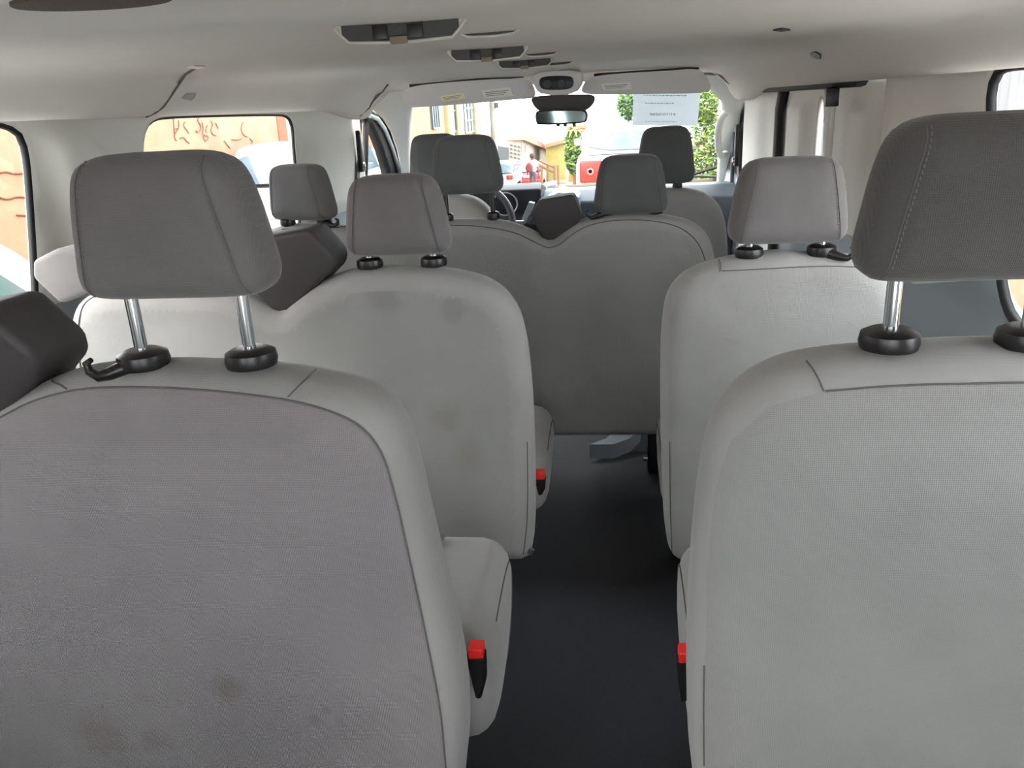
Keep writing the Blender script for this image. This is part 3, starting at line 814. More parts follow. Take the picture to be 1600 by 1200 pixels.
tube('window_divider', wline([(578, 186), (577, 225), (576, 275)], -1, .02), .016, M_rub, dr, 8)
tube('weather_strip', wline([(574, 181), (586, 186), (598, 203), (609, 230), (619, 262), (625, 290)], -1, -.012), .012, mat('grey_rubber', srgb(120, 126, 130), .4), dr, 8)
tube('frame_strip', wline([(578, 178), (590, 180), (603, 193), (616, 222), (627, 262), (630, 290)], -1, -.01), .014, M_rub, dr, 8)
bl = sheet('trim_5', [(YB0-.0, 1.24), (YB0, 1.24), (YB1, 1.24)], [], lambda a, b: (0, 0, 0), .05, [M_cream]) if False else None
# right front door
E_out = [(yP1+.02, .02), (4.75, .02), (4.75, 1.0), (wallp(1148, 200, 1)[0], 1.2), (wallp(1153, 152, 1)[0]+.0, 1.28), (yP1+.03, 1.30)]
E_h = [wallp(1164, 300, 1), wallp(1164, 235, 1), wallp(1160, 195, 1), wallp(1156, 215, 1), wallp(1154, 260, 1), wallp(1153, 300, 1)]
d3 = sheet('door_3', E_out, [E_h], lambda a, b: (wx(1, a), a, b), .03, [M_rub, M_lower], matf=lambda a, b: 1 if b < .9 else 0); struct(d3); solid_out(d3, 1, .05)
pane('window_pane', grow(E_h, .01), 1, .03, d3)
tube('weather_strip', wline([(1157, 155), (1152, 200), (1149, 250), (1147, 290)], 1, -.012), .010, M_dash, d3, 8)

# dashboard
dash = empty('dashboard'); tag(dash, 'blue-grey dashboard under the windshield with instrument cluster and centre stack', 'dashboard')
def swp(name, prof, x0, x1, m, parent, bev=.01):
    bm = bmesh.new(); A = [bm.verts.new((x0, y, z)) for y, z in prof]; B = [bm.verts.new((x1, y, z)) for y, z in prof]; n = len(prof)
    bm.faces.new(A); bm.faces.new(B[::-1])
    for i in range(n): bm.faces.new((A[i], B[i], B[(i+1) % n], A[(i+1) % n]))
    bmesh.ops.recalc_face_normals(bm, faces=bm.faces[:])
    if bev: bmesh.ops.bevel(bm, geom=bm.edges[:], offset=bev, segments=3, affect='EDGES', profile=.5)
    return frombm(name, bm, m, parent, 40)
swp('dash_body', [(4.25, .30), (4.22, .55), (4.10, .70), (4.08, .82), (4.18, .872), (4.40, .862), (4.76, .815), (4.78, .3)], -1.19, .60, M_dash, dash, .012)
swp('defroster_shelf', [(4.42, .860), (4.72, .822), (4.72, .832), (4.44, .872)], -1.1, .52, mat('dash_brown', srgb(92, 84, 74), .7), dash, .004)
cl = swp('instrument_hood', [(3.98, .80), (3.98, .90), (4.05, .925), (4.3, .885), (4.3, .78)], at(705, 300, Y=4).x, at(846, 300, Y=4).x, M_dashd, dash, .012)
P0 = at(795, 322, Y=3.97)
tube('gauge_ring', [(P0.x-.02+.062*math.cos(a), 3.972, .835+.055*math.sin(a)) for a in np.linspace(0, 2*math.pi, 25)[:-1]], .004, mat('silver_ring', (.6, .62, .65, 1), .3, .8), cl, 6, True)
# centre stack: a sloping V of trims
A1 = [at(*p, Y=3.92) for p in ((852, 312), (872, 300), (905, 308), (905, 420), (815, 420), (812, 352))]
prism('centre_stack', [(p.x, p.z) for p in A1], FXZ, 3.93, 4.25, mat('stack_bluegrey', srgb(132, 146, 164), .45), dash, .012, 3)
A2 = [at(*p, Y=3.90) for p in ((838, 328), (848, 348), (827, 349))]
prism('stack_insert', [(p.x, p.z) for p in A2], FXZ, 3.905, 3.96, M_dash, dash, .003)
A2 = [at(*p, Y=3.90) for p in ((812, 350), (820, 351), (835, 318), (826, 316))]
prism('switch_strip', [(p.x, p.z) for p in A2], FXZ, 3.905, 3.96, M_lower, dash, .003)
A2 = [at(*p, Y=3.89) for p in ((818, 352), (848, 352), (850, 368), (812, 368))]
prism('stack_recess', [(p.x, p.z) for p in A2], FXZ, 3.90, 3.95, M_dashd, dash, .003)
pr = tube('paper_roll', [(at(853, 300, Y=4.31).x, 4.31, .8865), (at(866, 297, Y=4.38).x, 4.39, .8855)], .0145, M_paper, None, 14)
tag(pr, 'small rolled white paper lying on top of the dashboard', 'paper')
# steering wheel
sw = empty('steering_wheel'); tag(sw, 'dark steering wheel with grey rim, right half showing past the driver headrest', 'steering wheel')
c = at(737, 352, Y=3.78); ang = math.radians(24)
def swf(x, y, d=0): return (c.x+x, c.y+y*math.sin(ang)*1.0-d*math.cos(ang), c.z+y*math.cos(ang)+d*math.sin(ang)*-1)
tube('rim', [swf(.195*math.cos(a), .195*math.sin(a)) for a in np.linspace(0, 2*math.pi, 49)[:-1]], .0165, mat('wheel_rim', srgb(92, 90, 94), .35), sw, 12, True)
hexa('hub', [swf(-.07, -.05, .01), swf(.07, -.05, .01), swf(.07, -.05, -.03), swf(-.07, -.05, -.03), swf(-.08, .05, .01), swf(.08, .05, .01), swf(.08, .05, -.03), swf(-.08, .05, -.03)], M_dashd, sw, .012)
for a in (0, 180, 270):
    a = math.radians(a); tube('spoke', [swf(.05*math.cos(a), .05*math.sin(a)), swf(.19*math.cos(a), .19*math.sin(a))], .014, M_dashd, sw, 8, r2=.008)
tube('column', [swf(0, 0, -.02), (c.x, 3.955, c.z-.06)], .04, M_dashd, sw, 14)
tube('control_stalk', [(c.x+.03, c.y+.1, c.z), (c.x+.24, c.y+.09, c.z-.005)], .008, M_steel, sw, 8)

# ------------------------------------------------------------------ ceiling fittings
M_visor_gap = mat('visor_shadow_gap', srgb(60, 56, 54), .8)
def visor(pxs, Y, label, stick, gap_px=((640, 134), (818, 119))):
    t = empty('sun_visor'); tag(t, label, 'sun visor', 'sun visors')
    fr = lambda a, b, d: (a, Y+d+(1.38-b)*.45, b)
    pl = []
    for p in pxs:
        yy = Y
        for _ in range(30):
            q = at(*p, Y=yy); yy = .5*yy+.5*(Y+(1.38-q.z)*.45)
        pl.append((q.x, q.z))
    pl = [tuple(p) for p in chaikin(pl, 2)]
    prism('visor_panel', pl, fr, -.012, .012, M_visor, t, .005, 3, 50)
    for (pts, m) in stick:
        pl2 = []
        for p in pts:
            yy = Y
            for _ in range(30):
                q = at(*p, Y=yy); yy = .5*yy+.5*(Y-.013+(1.38-q.z)*.45)
            pl2.append((q.x, q.z))
        st = prism('warning_label', pl2, fr, -.0140, -.0125, m, t)
        (x0, z0), (x1, z1), (x2, z2), (x3, z3) = pl2
        for k in range(3):
            f0 = .3+.2*k
            a = lambda u, v: ((x0*(1-u)+x1*u)*(1-v)+(x3*(1-u)+x2*u)*v, (z0*(1-u)+z1*u)*(1-v)+(z3*(1-u)+z2*u)*v)
            q = [a(.1, f0), a(.9-.1*k, f0), a(.9-.1*k, f0+.07), a(.1, f0+.07)]
            prism('printed_line', q, fr, -.0146, -.0141, M_ink, st)
    e0, e1 = gap_px
    p0, p1 = at(*e0, Y=Y+.012), at(*e1, Y=Y+.012); tube('shadow_gap_line', [tuple(p0), tuple(p1)], .006, M_visor_gap, t, 8)  # dark tube paints the shadow line above the visor
    return t
visor([(632, 136), (700, 128), (815, 121), (834, 131), (838, 152), (826, 154), (800, 156), (720, 163), (650, 168), (636, 167), (628, 155)], 3.70, 'left sun visor with a yellow and a white warning label',
      [([(686, 150), (724, 145), (728, 154), (692, 159)], M_labely), ([(752, 141), (797, 136), (802, 150), (757, 154)], M_label)])
visor([(918, 121), (960, 115), (1050, 110), (1090, 107), (1103, 118), (1113, 141), (1095, 146), (1020, 147), (930, 148), (910, 146), (908, 138)], 3.70, 'right sun visor with one white label',
      [([(938, 131), (984, 128), (988, 140), (943, 141)], M_label)], ((928, 117), (1092, 106)))
# overhead console + mirror
cons = empty('overhead_console'); tag(cons, 'cream overhead console with a dark oval reading lamp unit above the mirror', 'console')
def pz(pts, Y): return [(at(*p, Y=Y).x, at(*p, Y=Y).z) for p in pts]
prism('console_bezel', [tuple(p) for p in chaikin(pz([(828, 112), (908, 108), (912, 126), (898, 147), (846, 149), (834, 136)], 3.60), 1)], FXZ, 3.60, 3.72, M_visor, cons, .008, 3)
ov = prism('lamp_recess', [tuple(p) for p in chaikin(pz([(842, 124), (850, 119), (890, 118), (896, 123), (896, 134), (888, 140), (852, 141), (843, 136)], 3.59), 2)], FXZ, 3.592, 3.62, M_dashd, cons, .002)
for px in (855, 877):
    p = at(px, 131, Y=3.59); lathe('reading_lamp', [(.018, -.003), (.020, .0), (.012, .004), (.004, .004)], (p.x, 3.588, p.z), M_black, ov, 18, 'Y')
mir = empty('rearview_mirror'); tag(mir, 'dark rearview mirror with big black cover at the windshield top centre', 'mirror')
prism('mirror_cover', [tuple(p) for p in chaikin(pz([(828, 152), (846, 149), (900, 147), (928, 147), (930, 158), (918, 172), (898, 178), (862, 180), (842, 174), (833, 165)], 3.80), 1)], FXZ, 3.80, 3.92, M_vinyl, mir, .015, 4)
mb = prism('mirror_housing', [tuple(p) for p in chaikin(pz([(836, 176), (842, 172), (910, 170), (918, 174), (918, 188), (912, 193), (842, 196), (837, 192)], 3.66), 1)], FXZ, 3.662, 3.70, M_black, mir, .008, 3)
M_mirror = mat('mirror_glass', srgb(165, 185, 182), .06, 1)
prism('mirror_glass', [tuple(p) for p in chaikin(pz([(839, 178), (844, 174), (908, 173), (915, 176), (915, 187), (910, 190.5), (844, 193), (840, 190)], 3.66), 1)], lambda a, b, d: (a, d, b), 3.6585, 3.662, M_mirror, mb)
for px in (872, 883, 897):
    p = at(px, 196, Y=3.67); box('mirror_button', (p.x-.008, 3.668, p.z-.004), (p.x+.008, 3.69, p.z+.008), M_dash, mb, .002)

# air vents on the headliner
M_vent = mat('vent_dark', srgb(70, 70, 68), .6); M_vrim = mat('vent_rim', (.62, .60, .55, 1), .4)
def air_vent(lpx, rpx, ly, ry, Y, h, label, wide=1.0):
    """dark scooped outlet hanging a little under the headliner; rear-facing mouth with pale lower lip"""
    t = empty('air_vent'); tag(t, label, 'air vent', 'ceiling air vents')
    L = at(lpx, ly, Y=Y); Rr = at(rpx, ry, Y=Y); w_ = Rr.x-L.x
    zc_ = lambda x, y: ceil_z(x, y)
    n = 20; topl = []; botl = []; back = []
    for i in range(n+1):
        u = i/n; x = L.x+w_*u; s_ = min(1, min(u, 1-u)/.09)
        zt = zc_(x, Y)+.012; zb = zc_(x, Y)-h*(.25+.75*s_)-.003*math.sin(u*math.pi)
        topl.append((x, Y, zt)); botl.append((x, Y+.004*s_, zb)); back.append((x, Y+.11*(.5+.5*s_), zc_(x, Y+.1)+.01))
    bm = bmesh.new(); R = [[bm.verts.new(p) for p in l] for l in (topl, botl, back)]
    for i in range(n):
        for k in range(3): bm.faces.new((R[k][i], R[k][i+1], R[(k+1) % 3][i+1], R[(k+1) % 3][i]))
    bm.faces.new([R[k][0] for k in range(3)]); bm.faces.new([R[k][n] for k in range(3)])
    frombm('vent_body', bm, M_vrim, t, 40)
    # recessed dark mouth
    m_in = []
    bm = bmesh.new(); A = []; B = []
    for i in range(1, n):
        x, y, zt = topl[i]; zb = botl[i][2]
        A.append(bm.verts.new((x, Y-.004, zc_(x, Y)-.0005))); B.append(bm.verts.new((x, Y-.003, zb+.0045)))
    for i in range(len(A)-1): bm.faces.new((A[i], A[i+1], B[i+1], B[i]))
    r = bmesh.ops.extrude_face_region(bm, geom=bm.faces[:]); bmesh.ops.translate(bm, verts=[v for v in r['geom'] if isinstance(v, bmesh.types.BMVert)], vec=(0, .006, 0))
    mo = frombm('vent_mouth', bm, M_vent, t, 30)
    tube('vent_lip', [(x, y-.006, z+.002) for x, y, z in botl], .0022, M_vrim, t, 6)
    if wide:
        mid = botl[n//2]; box('vent_tab', (mid[0]-.015, Y-.012, mid[2]-.001), (mid[0]+.012, Y-.003, mid[2]+.010), mat('vent_tab_beige', srgb(130, 120, 102), .6), t, .002)
        for f in (.35, .62):
            x = L.x+w_*f; box('vent_louvre', (x-.012, Y-.007, botl[n//2][2]+.006), (x+.012, Y-.004, zc_(x, Y)-.002), M_black, t, .001)
    return t
air_vent(527, 728, 70, 55, 1.32, .026, 'largest ceiling air vent, nearest of the row leading to the mirror')
air_vent(722, 812, 70, 62, 1.62, .006, 'thin lens-shaped vent right of the largest ceiling air vent', wide=0)
air_vent(700, 825, 92, 82, 2.10, .026, 'middle-sized ceiling air vent, second of the row leading to the mirror')
air_vent(820, 872, 89, 86, 2.5, .007, 'small thin vent right of the middle-sized ceiling air vent', wide=0)
air_vent(776, 865, 106, 99, 2.85, .024, 'small ceiling air vent, third of the row, just above the left visor end')
air_vent(826, 896, 112, 106, 3.25, .010, 'farthest ceiling vent, thin and right above the overhead console', wide=0)
# dark oval speaker at the top left
sp_ = empty('ceiling_speaker'); tag(sp_, 'dark oval grille on the ceiling, cut by the top left edge', 'speaker')
q = at(138, -22, Y=.86)
ell = lambda rx, ry, n=36: [(q.x+rx*math.cos(2*math.pi*i/n), q.y+ry*math.sin(2*math.pi*i/n)) for i in range(n)]
zq = ceil_z(q.x, q.y)
prism('speaker_rim', ell(.098, .06), lambda a, b, d: (a, b, d), zq-.022, zq+.01, M_vrim, sp_, .006, 3)
prism('speaker_grille', ell(.086, .05), lambda a, b, d: (a, b, d), zq-.026, zq-.018, mat('speaker_brown', srgb(96, 80, 66), .7, noise=.5, nscale=400, bump=.8, bscale=500), sp_, .002)
# clips, lamps strips and joint lines of the headliner
def on_ceil(px, py, lift=.002):
    Y = 2.0; p = None
    best = None
    for Yt in np.arange(.6, 3.8, .01):
        p = at(px, py, Y=float(Yt)); e = p.z-ceil_z(p.x, p.y)
        if best is not None and best[0]*e <= 0 and best[0] < 0: return Vector((p.x, p.y, ceil_z(p.x, p.y)-lift))
        best = (e, p)
    return Vector((p.x, p.y, ceil_z(p.x, p.y)-lift))
def ceil_decal(name, px_pts, m, label, cat, th=.004):
    P_ = [on_ceil(*p, 0) for p in px_pts]; bm = bmesh.new()
    nrm = Vector((0, 0, 1))
    cA = (P_[1]-P_[0]).cross(P_[2]-P_[0]).normalized()
    if (CC-P_[0]).dot(cA) < 0: cA = -cA
    A = [bm.verts.new(p-cA*.003) for p in P_]; B = [bm.verts.new(p+cA*th) for p in P_]; n = len(P_)
    bm.faces.new(A); bm.faces.new(B[::-1])
    for i in range(n): bm.faces.new((A[i], B[i], B[(i+1) % n], A[(i+1) % n]))
    o = frombm(name, bm, m, None, 40)
    if label: tag(o, label, cat)
    return o
M_clip = mat('clip_grey', (.42, .41, .39, 1), .6)
ceil_decal('hook_clip', [(285, 149), (290, 143), (305, 142), (302, 150), (297, 153), (284, 153)], M_clip, 'small grey clip on the left roof rail, right of the joint line', 'clip')
ceil_decal('hook_clip', [(1267, 82), (1274, 79), (1283, 84), (1283, 89), (1277, 90), (1270, 86)], M_black, 'small dark clip on the right roof rail above the sliding door', 'clip')
ceil_decal('trim_cap', [(291, 104), (303, 101), (320, 102), (306, 105)], M_vrim, 'thin pale cap at the top of the left roof joint line', 'cap')
ceil_decal('trim_cap', [(1208, 45), (1222, 43), (1235, 45), (1221, 47)], M_vent, 'thin dark cap on the right side of the ceiling', 'cap')
jl = [on_ceil(*p, .0005) for p in ((305, 106), (290, 115), (279, 130), (268, 148), (255, 164), (243, 174), (230, 181), (218, 187))]
o = tube('trim_6', [tuple(p) for p in jl], .0035, mat('joint_line', srgb(105, 98, 92), .9), None, 6); struct(o)  # dark line along the headliner panel joint
jl = [on_ceil(*p, .0005) for p in ((606, 131), (598, 142), (588, 155), (577, 168), (562, 180))]
o = tube('trim_7', [tuple(p) for p in jl], .004, bpy.data.materials['joint_line'], None, 6); struct(o)

# seat belts on the B pillars
def belt(sd, pts, label, guidepx):
    t = empty('seat_belt'); tag(t, label, 'seat belt', 'front seat belts')
    l = [Vector((wx(sd, y)-sd*.03, y, z)) for y, z in [wallp(a, b, sd) for a, b in pts]]
    strip('webbing', [tuple(p+Vector((0, -.022, 0))) for p in l], [tuple(p+Vector((0, .022, 0))) for p in l], M_black, t, .003, (sd, 0, 0))
    g = l[0]; hexa('shoulder_anchor', [tuple(g+Vector(v)) for v in ((-.012, -.03, -.10), (.012, -.03, -.10), (.012, .03, -.10), (-.012, .03, -.10), (-.01, -.015, .09), (.01, -.015, .09), (.01, .02, .09), (-.01, .02, .09))], M_black, t, .006)
    lathe('anchor_bolt', [(.014, -.008), (.016, 0), (.010, .006)], tuple(g+Vector((-sd*.012, 0, -.07))), M_chrome, t, 14, 'X')
    return t
belt(-1, [(553, 235), (551, 262), (550, 300)], 'black front seat belt and anchor on the left pillar', None)
belt(1, [(1162, 225), (1163, 262), (1164, 300)], 'black front seat belt and anchor on the right pillar', None)

# document behind the windshield (text faces the street, so it reads reversed from inside)
def text_mesh(txt, size):
    cu = bpy.data.curves.new('t', 'FONT'); cu.body = txt; cu.size = size; cu.align_x = 'CENTER'; cu.extrude = .0004
    o = bpy.data.objects.new('t', cu); COL.objects.link(o); dg = bpy.context.evaluated_depsgraph_get()
    me = bpy.data.meshes.new_from_object(o.evaluated_get(dg)); bpy.data.objects.remove(o); bpy.data.curves.remove(cu); return me
pp = [at_ws(*p)+Vector((0, .02, 0)) for p in ((988, 196), (990, 140), (1096, 138), (1090, 197))]
bm = bmesh.new(); A = [bm.verts.new(p) for p in pp]; B = [bm.verts.new(p+Vector((0, .0015, .001))) for p in pp]
bm.faces.new(A); bm.faces.new(B[::-1])
for i in range(4): bm.faces.new((A[i], B[i], B[(i+1) % 4], A[(i+1) % 4]))
M_doc = bpy.data.materials.new('thin_paper'); M_doc.use_nodes = True; nt = M_doc.node_tree; b_ = nt.nodes['Principled BSDF']; b_.inputs['Base Color'].default_value = (.7, .72, .73, 1); b_.inputs['Roughness'].default_value = .8
tr = nt.nodes.new('ShaderNodeBsdfTranslucent'); tr.inputs[0].default_value = (.42, .44, .45, 1); ms = nt.nodes.new('ShaderNodeMixShader'); ms.inputs[0].default_value = .6
nt.links.new(b_.outputs[0], ms.inputs[1]); nt.links.new(tr.outputs[0], ms.inputs[2]); nt.links.new(ms.outputs[0], nt.nodes['Material Output'].inputs[0])
doc = frombm('paper_permit', bm, M_doc); tag(doc, 'grey paper permit behind the windshield, date showing reversed', 'paper')
ctr = (pp[0]+pp[2])/2; vx = (pp[3]-pp[0]).normalized(); vz = (pp[1]-pp[0]).normalized(); nn = vx.cross(vz).normalized()
if nn.dot(CC-ctr) < 0: nn = -nn
me = text_mesh('31/10/2020', .028); p = at_ws(1036, 180)+Vector((0, .02, 0))
mm = Matrix.Identity(4)
for i in range(3): mm[i][0] = -vx[i]; mm[i][1] = vz[i]; mm[i][2] = nn[i]; mm[i][3] = p[i]+nn[i]*.0015
me.transform(mm); me.flip_normals(); newobj('printed_text', me, doc, [M_ink])
for (px, py, wd) in ((1030, 161, .13), (1040, 149, .20), (1034, 190, .16)):
    p = at_ws(px, py)+Vector((0, .02, 0))+nn*.0012
    bm = bmesh.new(); x = -wd/2
    while x < wd/2:
        l = random.uniform(.006, .016); q = [p+vx*x-vz*.003, p+vx*(x+l)-vz*.003, p+vx*(x+l)+vz*.003, p+vx*x+vz*.003]
        bm.faces.new([bm.verts.new(v) for v in q]); x += l+.005
    frombm('printed_line', bm, M_ink, doc)

# ------------------------------------------------------------------ outside
def gz(Y, X=0): return -.72-.075*max(0, Y-14)+.0*X
M_street = mat('street_concrete', (.24, .21, .165, 1), .9, noise=.4, nscale=.35, c2=(.26, .15, .09, 1), bump=.3, bscale=20)
M_bounce = mat('bounce_concrete', (.52, .50, .46, 1), .9, noise=.5, nscale=2)  # unseen ground near the van, made pale to bounce light inside
bm = bmesh.new(); Yl = [-14, -4, 0, 4, 9, 14, 24, 40, 60, 90]; Xl = [-16, -6, -2, 2, 6, 16]
G = [[bm.verts.new((x, y, gz(y))) for x in Xl] for y in Yl]
for A, B in zip(G, G[1:]):
    for i in range(len(Xl)-1): bm.faces.new((A[i], A[i+1], B[i+1], B[i]))
for f in bm.faces: f.material_index = 1 if f.calc_center_median().y < 6 else 0
gr = frombm('ground', bm, [M_street, M_bounce], None, 80); struct(gr)

def ppoly_x(pts, X): return [(at(*p, X=X).y, at(*p, X=X).z) for p in pts]
def ppoly_y(pts, Y): return [(at(*p, Y=Y).x, at(*p, Y=Y).z) for p in pts]
FYZ = lambda X: (lambda a, b, d: (X+d, a, b))
FXY = lambda Y: (lambda a, b, d: (a, Y+d, b))

# left: long orange plastered wall with scratched writing
ow = empty('orange_wall', (-6.7, 6, gz(6))); tag(ow, 'tall orange plastered wall with scratched marks outside the left windows', 'wall')
ow.location = (0, 0, 0)
M_or = mat('orange_plaster', (.36, .17, .105, 1), .9, noise=.35, nscale=2.2, c2=(.34, .23, .14, 1), bump=.8, bscale=14)
yE = at(445, 190, X=-6.5).y
box('wall_body', (-6.9, -6, -.9), (-6.5, yE, 1.75), M_or, ow, .02)
M_orr = mat('orange_plaster_red', (.33, .10, .05, 1), .9, noise=.4, nscale=3)
box('wall_end_band', (-6.52, at(432, 190, X=-6.5).y, -.8), (-6.48, yE, 1.74), M_orr, ow, .005)
M_scr = mat('scratched_line', (.16, .07, .04, 1), .9)
def scratch(strokes, parent, X=-6.49, r=.012):
    bm = bmesh.new()
    for st in strokes:
        P_ = [tuple(at(*p, X=X)) for p in st]
        P_ = [tuple(v) for v in chaikin(P_, 2, False)] if len(P_) > 2 else P_
        tube_bm(bm, P_, r, 5)
    return frombm('scratched_writing', bm, M_scr, parent)
scratch([[(271, 183), (272, 200), (273, 212)], [(279, 188), (280, 200), (275, 206), (272, 214), (276, 220)], [(272, 202), (279, 200)],
         [(290, 191), (286, 193), (288, 199), (293, 204), (295, 209)], [(281, 216), (287, 214), (291, 220), (296, 224)],
         [(313, 181), (308, 187), (312, 193), (315, 201), (309, 208), (306, 204)], [(316, 191), (318, 203), (316, 210)],
         [(324, 196), (321, 204), (323, 207)], [(330, 189), (333, 196), (329, 203), (332, 210), (338, 212)], [(337, 192), (341, 201)],
         [(321, 213), (319, 209), (317, 213), (321, 222), (326, 216), (324, 211), (321, 213)],
         [(380, 191), (376, 200), (380, 211), (387, 214)], [(362, 218), (372, 219), (378, 216)], [(390, 216), (396, 222), (392, 224)], [(350, 220), (360, 232)]], ow, r=.007)
scratch([[(0, 270), (10, 268), (22, 272), (40, 270)], [(0, 309), (12, 312), (26, 307), (44, 309)], [(26, 336), (44, 337)]], ow, r=.010)
# pale blue house beyond it
bh = empty('blue_house'); tag(bh, 'pale blue house wall just past the end of the orange wall', 'building')
M_pb = mat('pale_blue_paint', (.22, .28, .29, 1), .8, noise=.3, nscale=1)
box('house_wall', (-8.2, yE+.3, -2), (-7.0, yE+6.0, 2.0), M_pb, bh, .02)
for k in range(1):
    f = box('window_frame', (-7.02, yE+2.2+k*3.4, .2), (-6.96, yE+3.6+k*3.4, 1.7), M_label, bh, .01); box('pane', (-6.97, yE+2.3+k*3.4, .3), (-6.955, yE+3.5+k*3.4, 1.6), mat('pane_grey', srgb(120, 150, 160), .15), f, 0)

M_tire = mat('tire', srgb(24, 24, 26), .85); M_silver = mat('silver_rim', (.6, .6, .62, 1), .3, .7)
M_cg = mat('car_glass', (.075, .11, .16, 1), .05, 0, noise=.3, nscale=3, c2=(.12, .17, .20, 1), spec=.4)
M_tail = mat('tail_light', (.30, .02, .015, 1), .3); M_tailw = mat('tail_lens_white', (.35, .16, .14, 1), .2)
def car(name, label, x, y, z, L, W, H, paint, glassm=None, rot=0, hatch=True, kind_tail='square', mirror=True, hood=1.0, group=None, belt=.60):
    """local frame: a forward (+Y), b up; rear bumper at a=0"""
    t = empty(name, (x, y, z)); t.rotation_euler = (0, 0, rot); tag(t, label, 'car', group)
    gm = glassm or M_cg; hw = W/2; belt_h = H*belt
    def fr(a, b, d): return (d, a, b)
    lower = [(0.02, H*.2), (0, H*.33), (.03, belt_h*.93), (.12, belt_h), (L*.5, belt_h+.02), (L-hood*1.05, belt_h*1.0), (L-.25, belt_h*.82), (L-.03, belt_h*.66), (L, H*.28), (L-.1, H*.17), (L*.5, H*.14), (.15, H*.16)]
    Pb = Pillow(lower, hw, .14, .02, .3, .085, fr); Pb.build('car_body', [paint], t)
    r0 = .10 if hatch else .75
    cab = [(r0, belt_h-.06), (r0+.16, max(H*.80, belt_h+.08)), (r0+.36, H*.965), (r0+.6, H*.99), (L*.48, H), (L*.60, H*.97), (L-hood*1.05-.25, H*.80), (L-hood*.95, belt_h-.08)]
    Pc = Pillow(cab, hw-.07, .16, .0, .3, .075, fr); Pc.build('cabin', [paint], t)
    # rear window, windshield, side windows: inset panes following the cabin
    rw = [(-hw+.13, belt_h+.05), (hw-.13, belt_h+.05), (hw-.21, H*.94), (-hw+.21, H*.94)]
    def rear_y(b):
        P_ = [(belt_h-.06, r0), (max(H*.80, belt_h+.08), r0+.16), (H*.965, r0+.36)]
        return float(np.interp(b, [p[0] for p in P_], [p[1] for p in P_]))
    prism('rear_window', [tuple(p) for p in chaikin(rw, 1)], lambda a, b, d: (a, rear_y(b)+d-.03, b), -.012, .01, gm, t, 0)
    def front_y(b): return float(np.interp(b, [belt_h, H*.80, H*.95], [L-hood*.97, L-hood*1.05-.25, L*.60+.12]))
    prism('windshield', [tuple(p) for p in chaikin([(-hw+.22, belt_h+.04), (hw-.22, belt_h+.04), (hw-.30, H*.92), (-hw+.30, H*.92)], 1)], lambda a, b, d: (a, front_y(b)-d+.03, b), -.012, .01, gm, t, 0)
    mid = L*.48
    for s_ in (-1, 1):
        for (a0, a1, b0, b1) in ((r0+.42, mid-.05, r0+.52, mid-.05), (mid+.05, L-hood*1.35, mid+.05, L*.60)):
            q = [(a0, belt_h+.05), (a1, belt_h+.05), (b1, H*.90), (b0, H*.90)]
            prism('side_window', q, lambda a, b, d, s_=s_: (s_*(hw-.055)+d, a, b), -.006, .006, gm, t, 0)
        for a in (L*.19, L*.81):
            wlp = lathe('wheel', [(.12, -.1), (.30, -.1), (.33, -.06), (.33, .06), (.30, .1), (.12, .1)], (s_*(hw-.12), a, .33), M_tire, t, 24, 'X')
            lathe('wheel_rim', [(.20, -.005), (.19, .0), (.05, .012), (.02, .014)] if s_ > 0 else [(.02, -.014), (.05, -.012), (.19, 0), (.20, .005)], (s_*(hw-.012), a, .33), M_silver, wlp, 20, 'X')
        tl = box('tail_light', (s_*(hw-.40), -.025, belt_h*.66), (s_*(hw-.05), .12, belt_h*.93), M_tail, t, .03)
        lathe('reverse_lamp', [(.055, -.006), (.05, -.012), (.03, -.012), (.03, -.006)], (s_*(hw-.22), -.028, belt_h*.80), M_tailw, tl, 18, 'Y')
        box('headlight', (s_*(hw-.35), L-.12, belt_h*.60), (s_*(hw-.08), L+.005, belt_h*.76), M_tailw, t, .03)
        if mirror: box('side_mirror', (s_*(hw+.0), L*.655, belt_h+.02), (s_*(hw+.15), L*.655+.10, belt_h+.15), paint if s_ else paint, t, .04)
    box('rear_bumper', (-hw+.06, -.05, H*.17), (hw-.06, .12, H*.36), paint, t, .05)
    box('license_plate', (-.20, -.068, H*.30) if hatch else (-.2, -.03, H*.44), (.20, -.052, H*.30+.12) if hatch else (.2, .0, H*.44+.13), M_paper, t, .004)
    return t
M_pw = mat('white_paint', (.42, .43, .44, 1), .3, coat=.3); M_ps = mat('silver_paint', (.60, .62, .63, 1), .3, .3, coat=.6)
M_pr = mat('red_paint', (.26, .012, .022, 1), .4, coat=.3); M_pd = mat('dark_paint', srgb(96, 104, 110), .3, coat=.5)
car('parked_car', 'white hatchback with red round-lensed tail light parked straight ahead', .30, 13.0, gz(13), 4.1, 1.76, 1.66, M_pw, group='parked cars', belt=.75)
car('parked_car', 'pale silver car seen through the rearmost left window', -3.80, .25, gz(2), 4.9, 1.8, 1.80, M_pw, mat('car_glass_grey', (.15, .16, .165, 1), .2, noise=.3, nscale=2, c2=(.07, .14, .12, 1)), group='parked cars', hood=1.0)  # teal second tone paints a reflection into the glass colour
car('parked_car', 'white car with bluish glass at the right end of the left middle window', -5.45, 12.7, gz(9), 4.6, 1.8, 1.64, M_pw, group='parked cars')
car('parked_car', 'white car with a red lamp seen through the driver door glass', -5.4, 19.6, gz(20), 4.4, 1.8, 1.68, M_pw, group='parked cars')
car('parked_car', 'small red car with pale plate far down the street', at(822, 260, Y=50).x, 50, gz(50), 4.2, 1.75, 1.45, M_pr, group='parked cars', hatch=False)
car('parked_car', 'white car parked left of the far red car', at(776, 262, Y=44).x, 44, gz(44), 4.4, 1.8, 1.5, M_pw, group='parked cars')

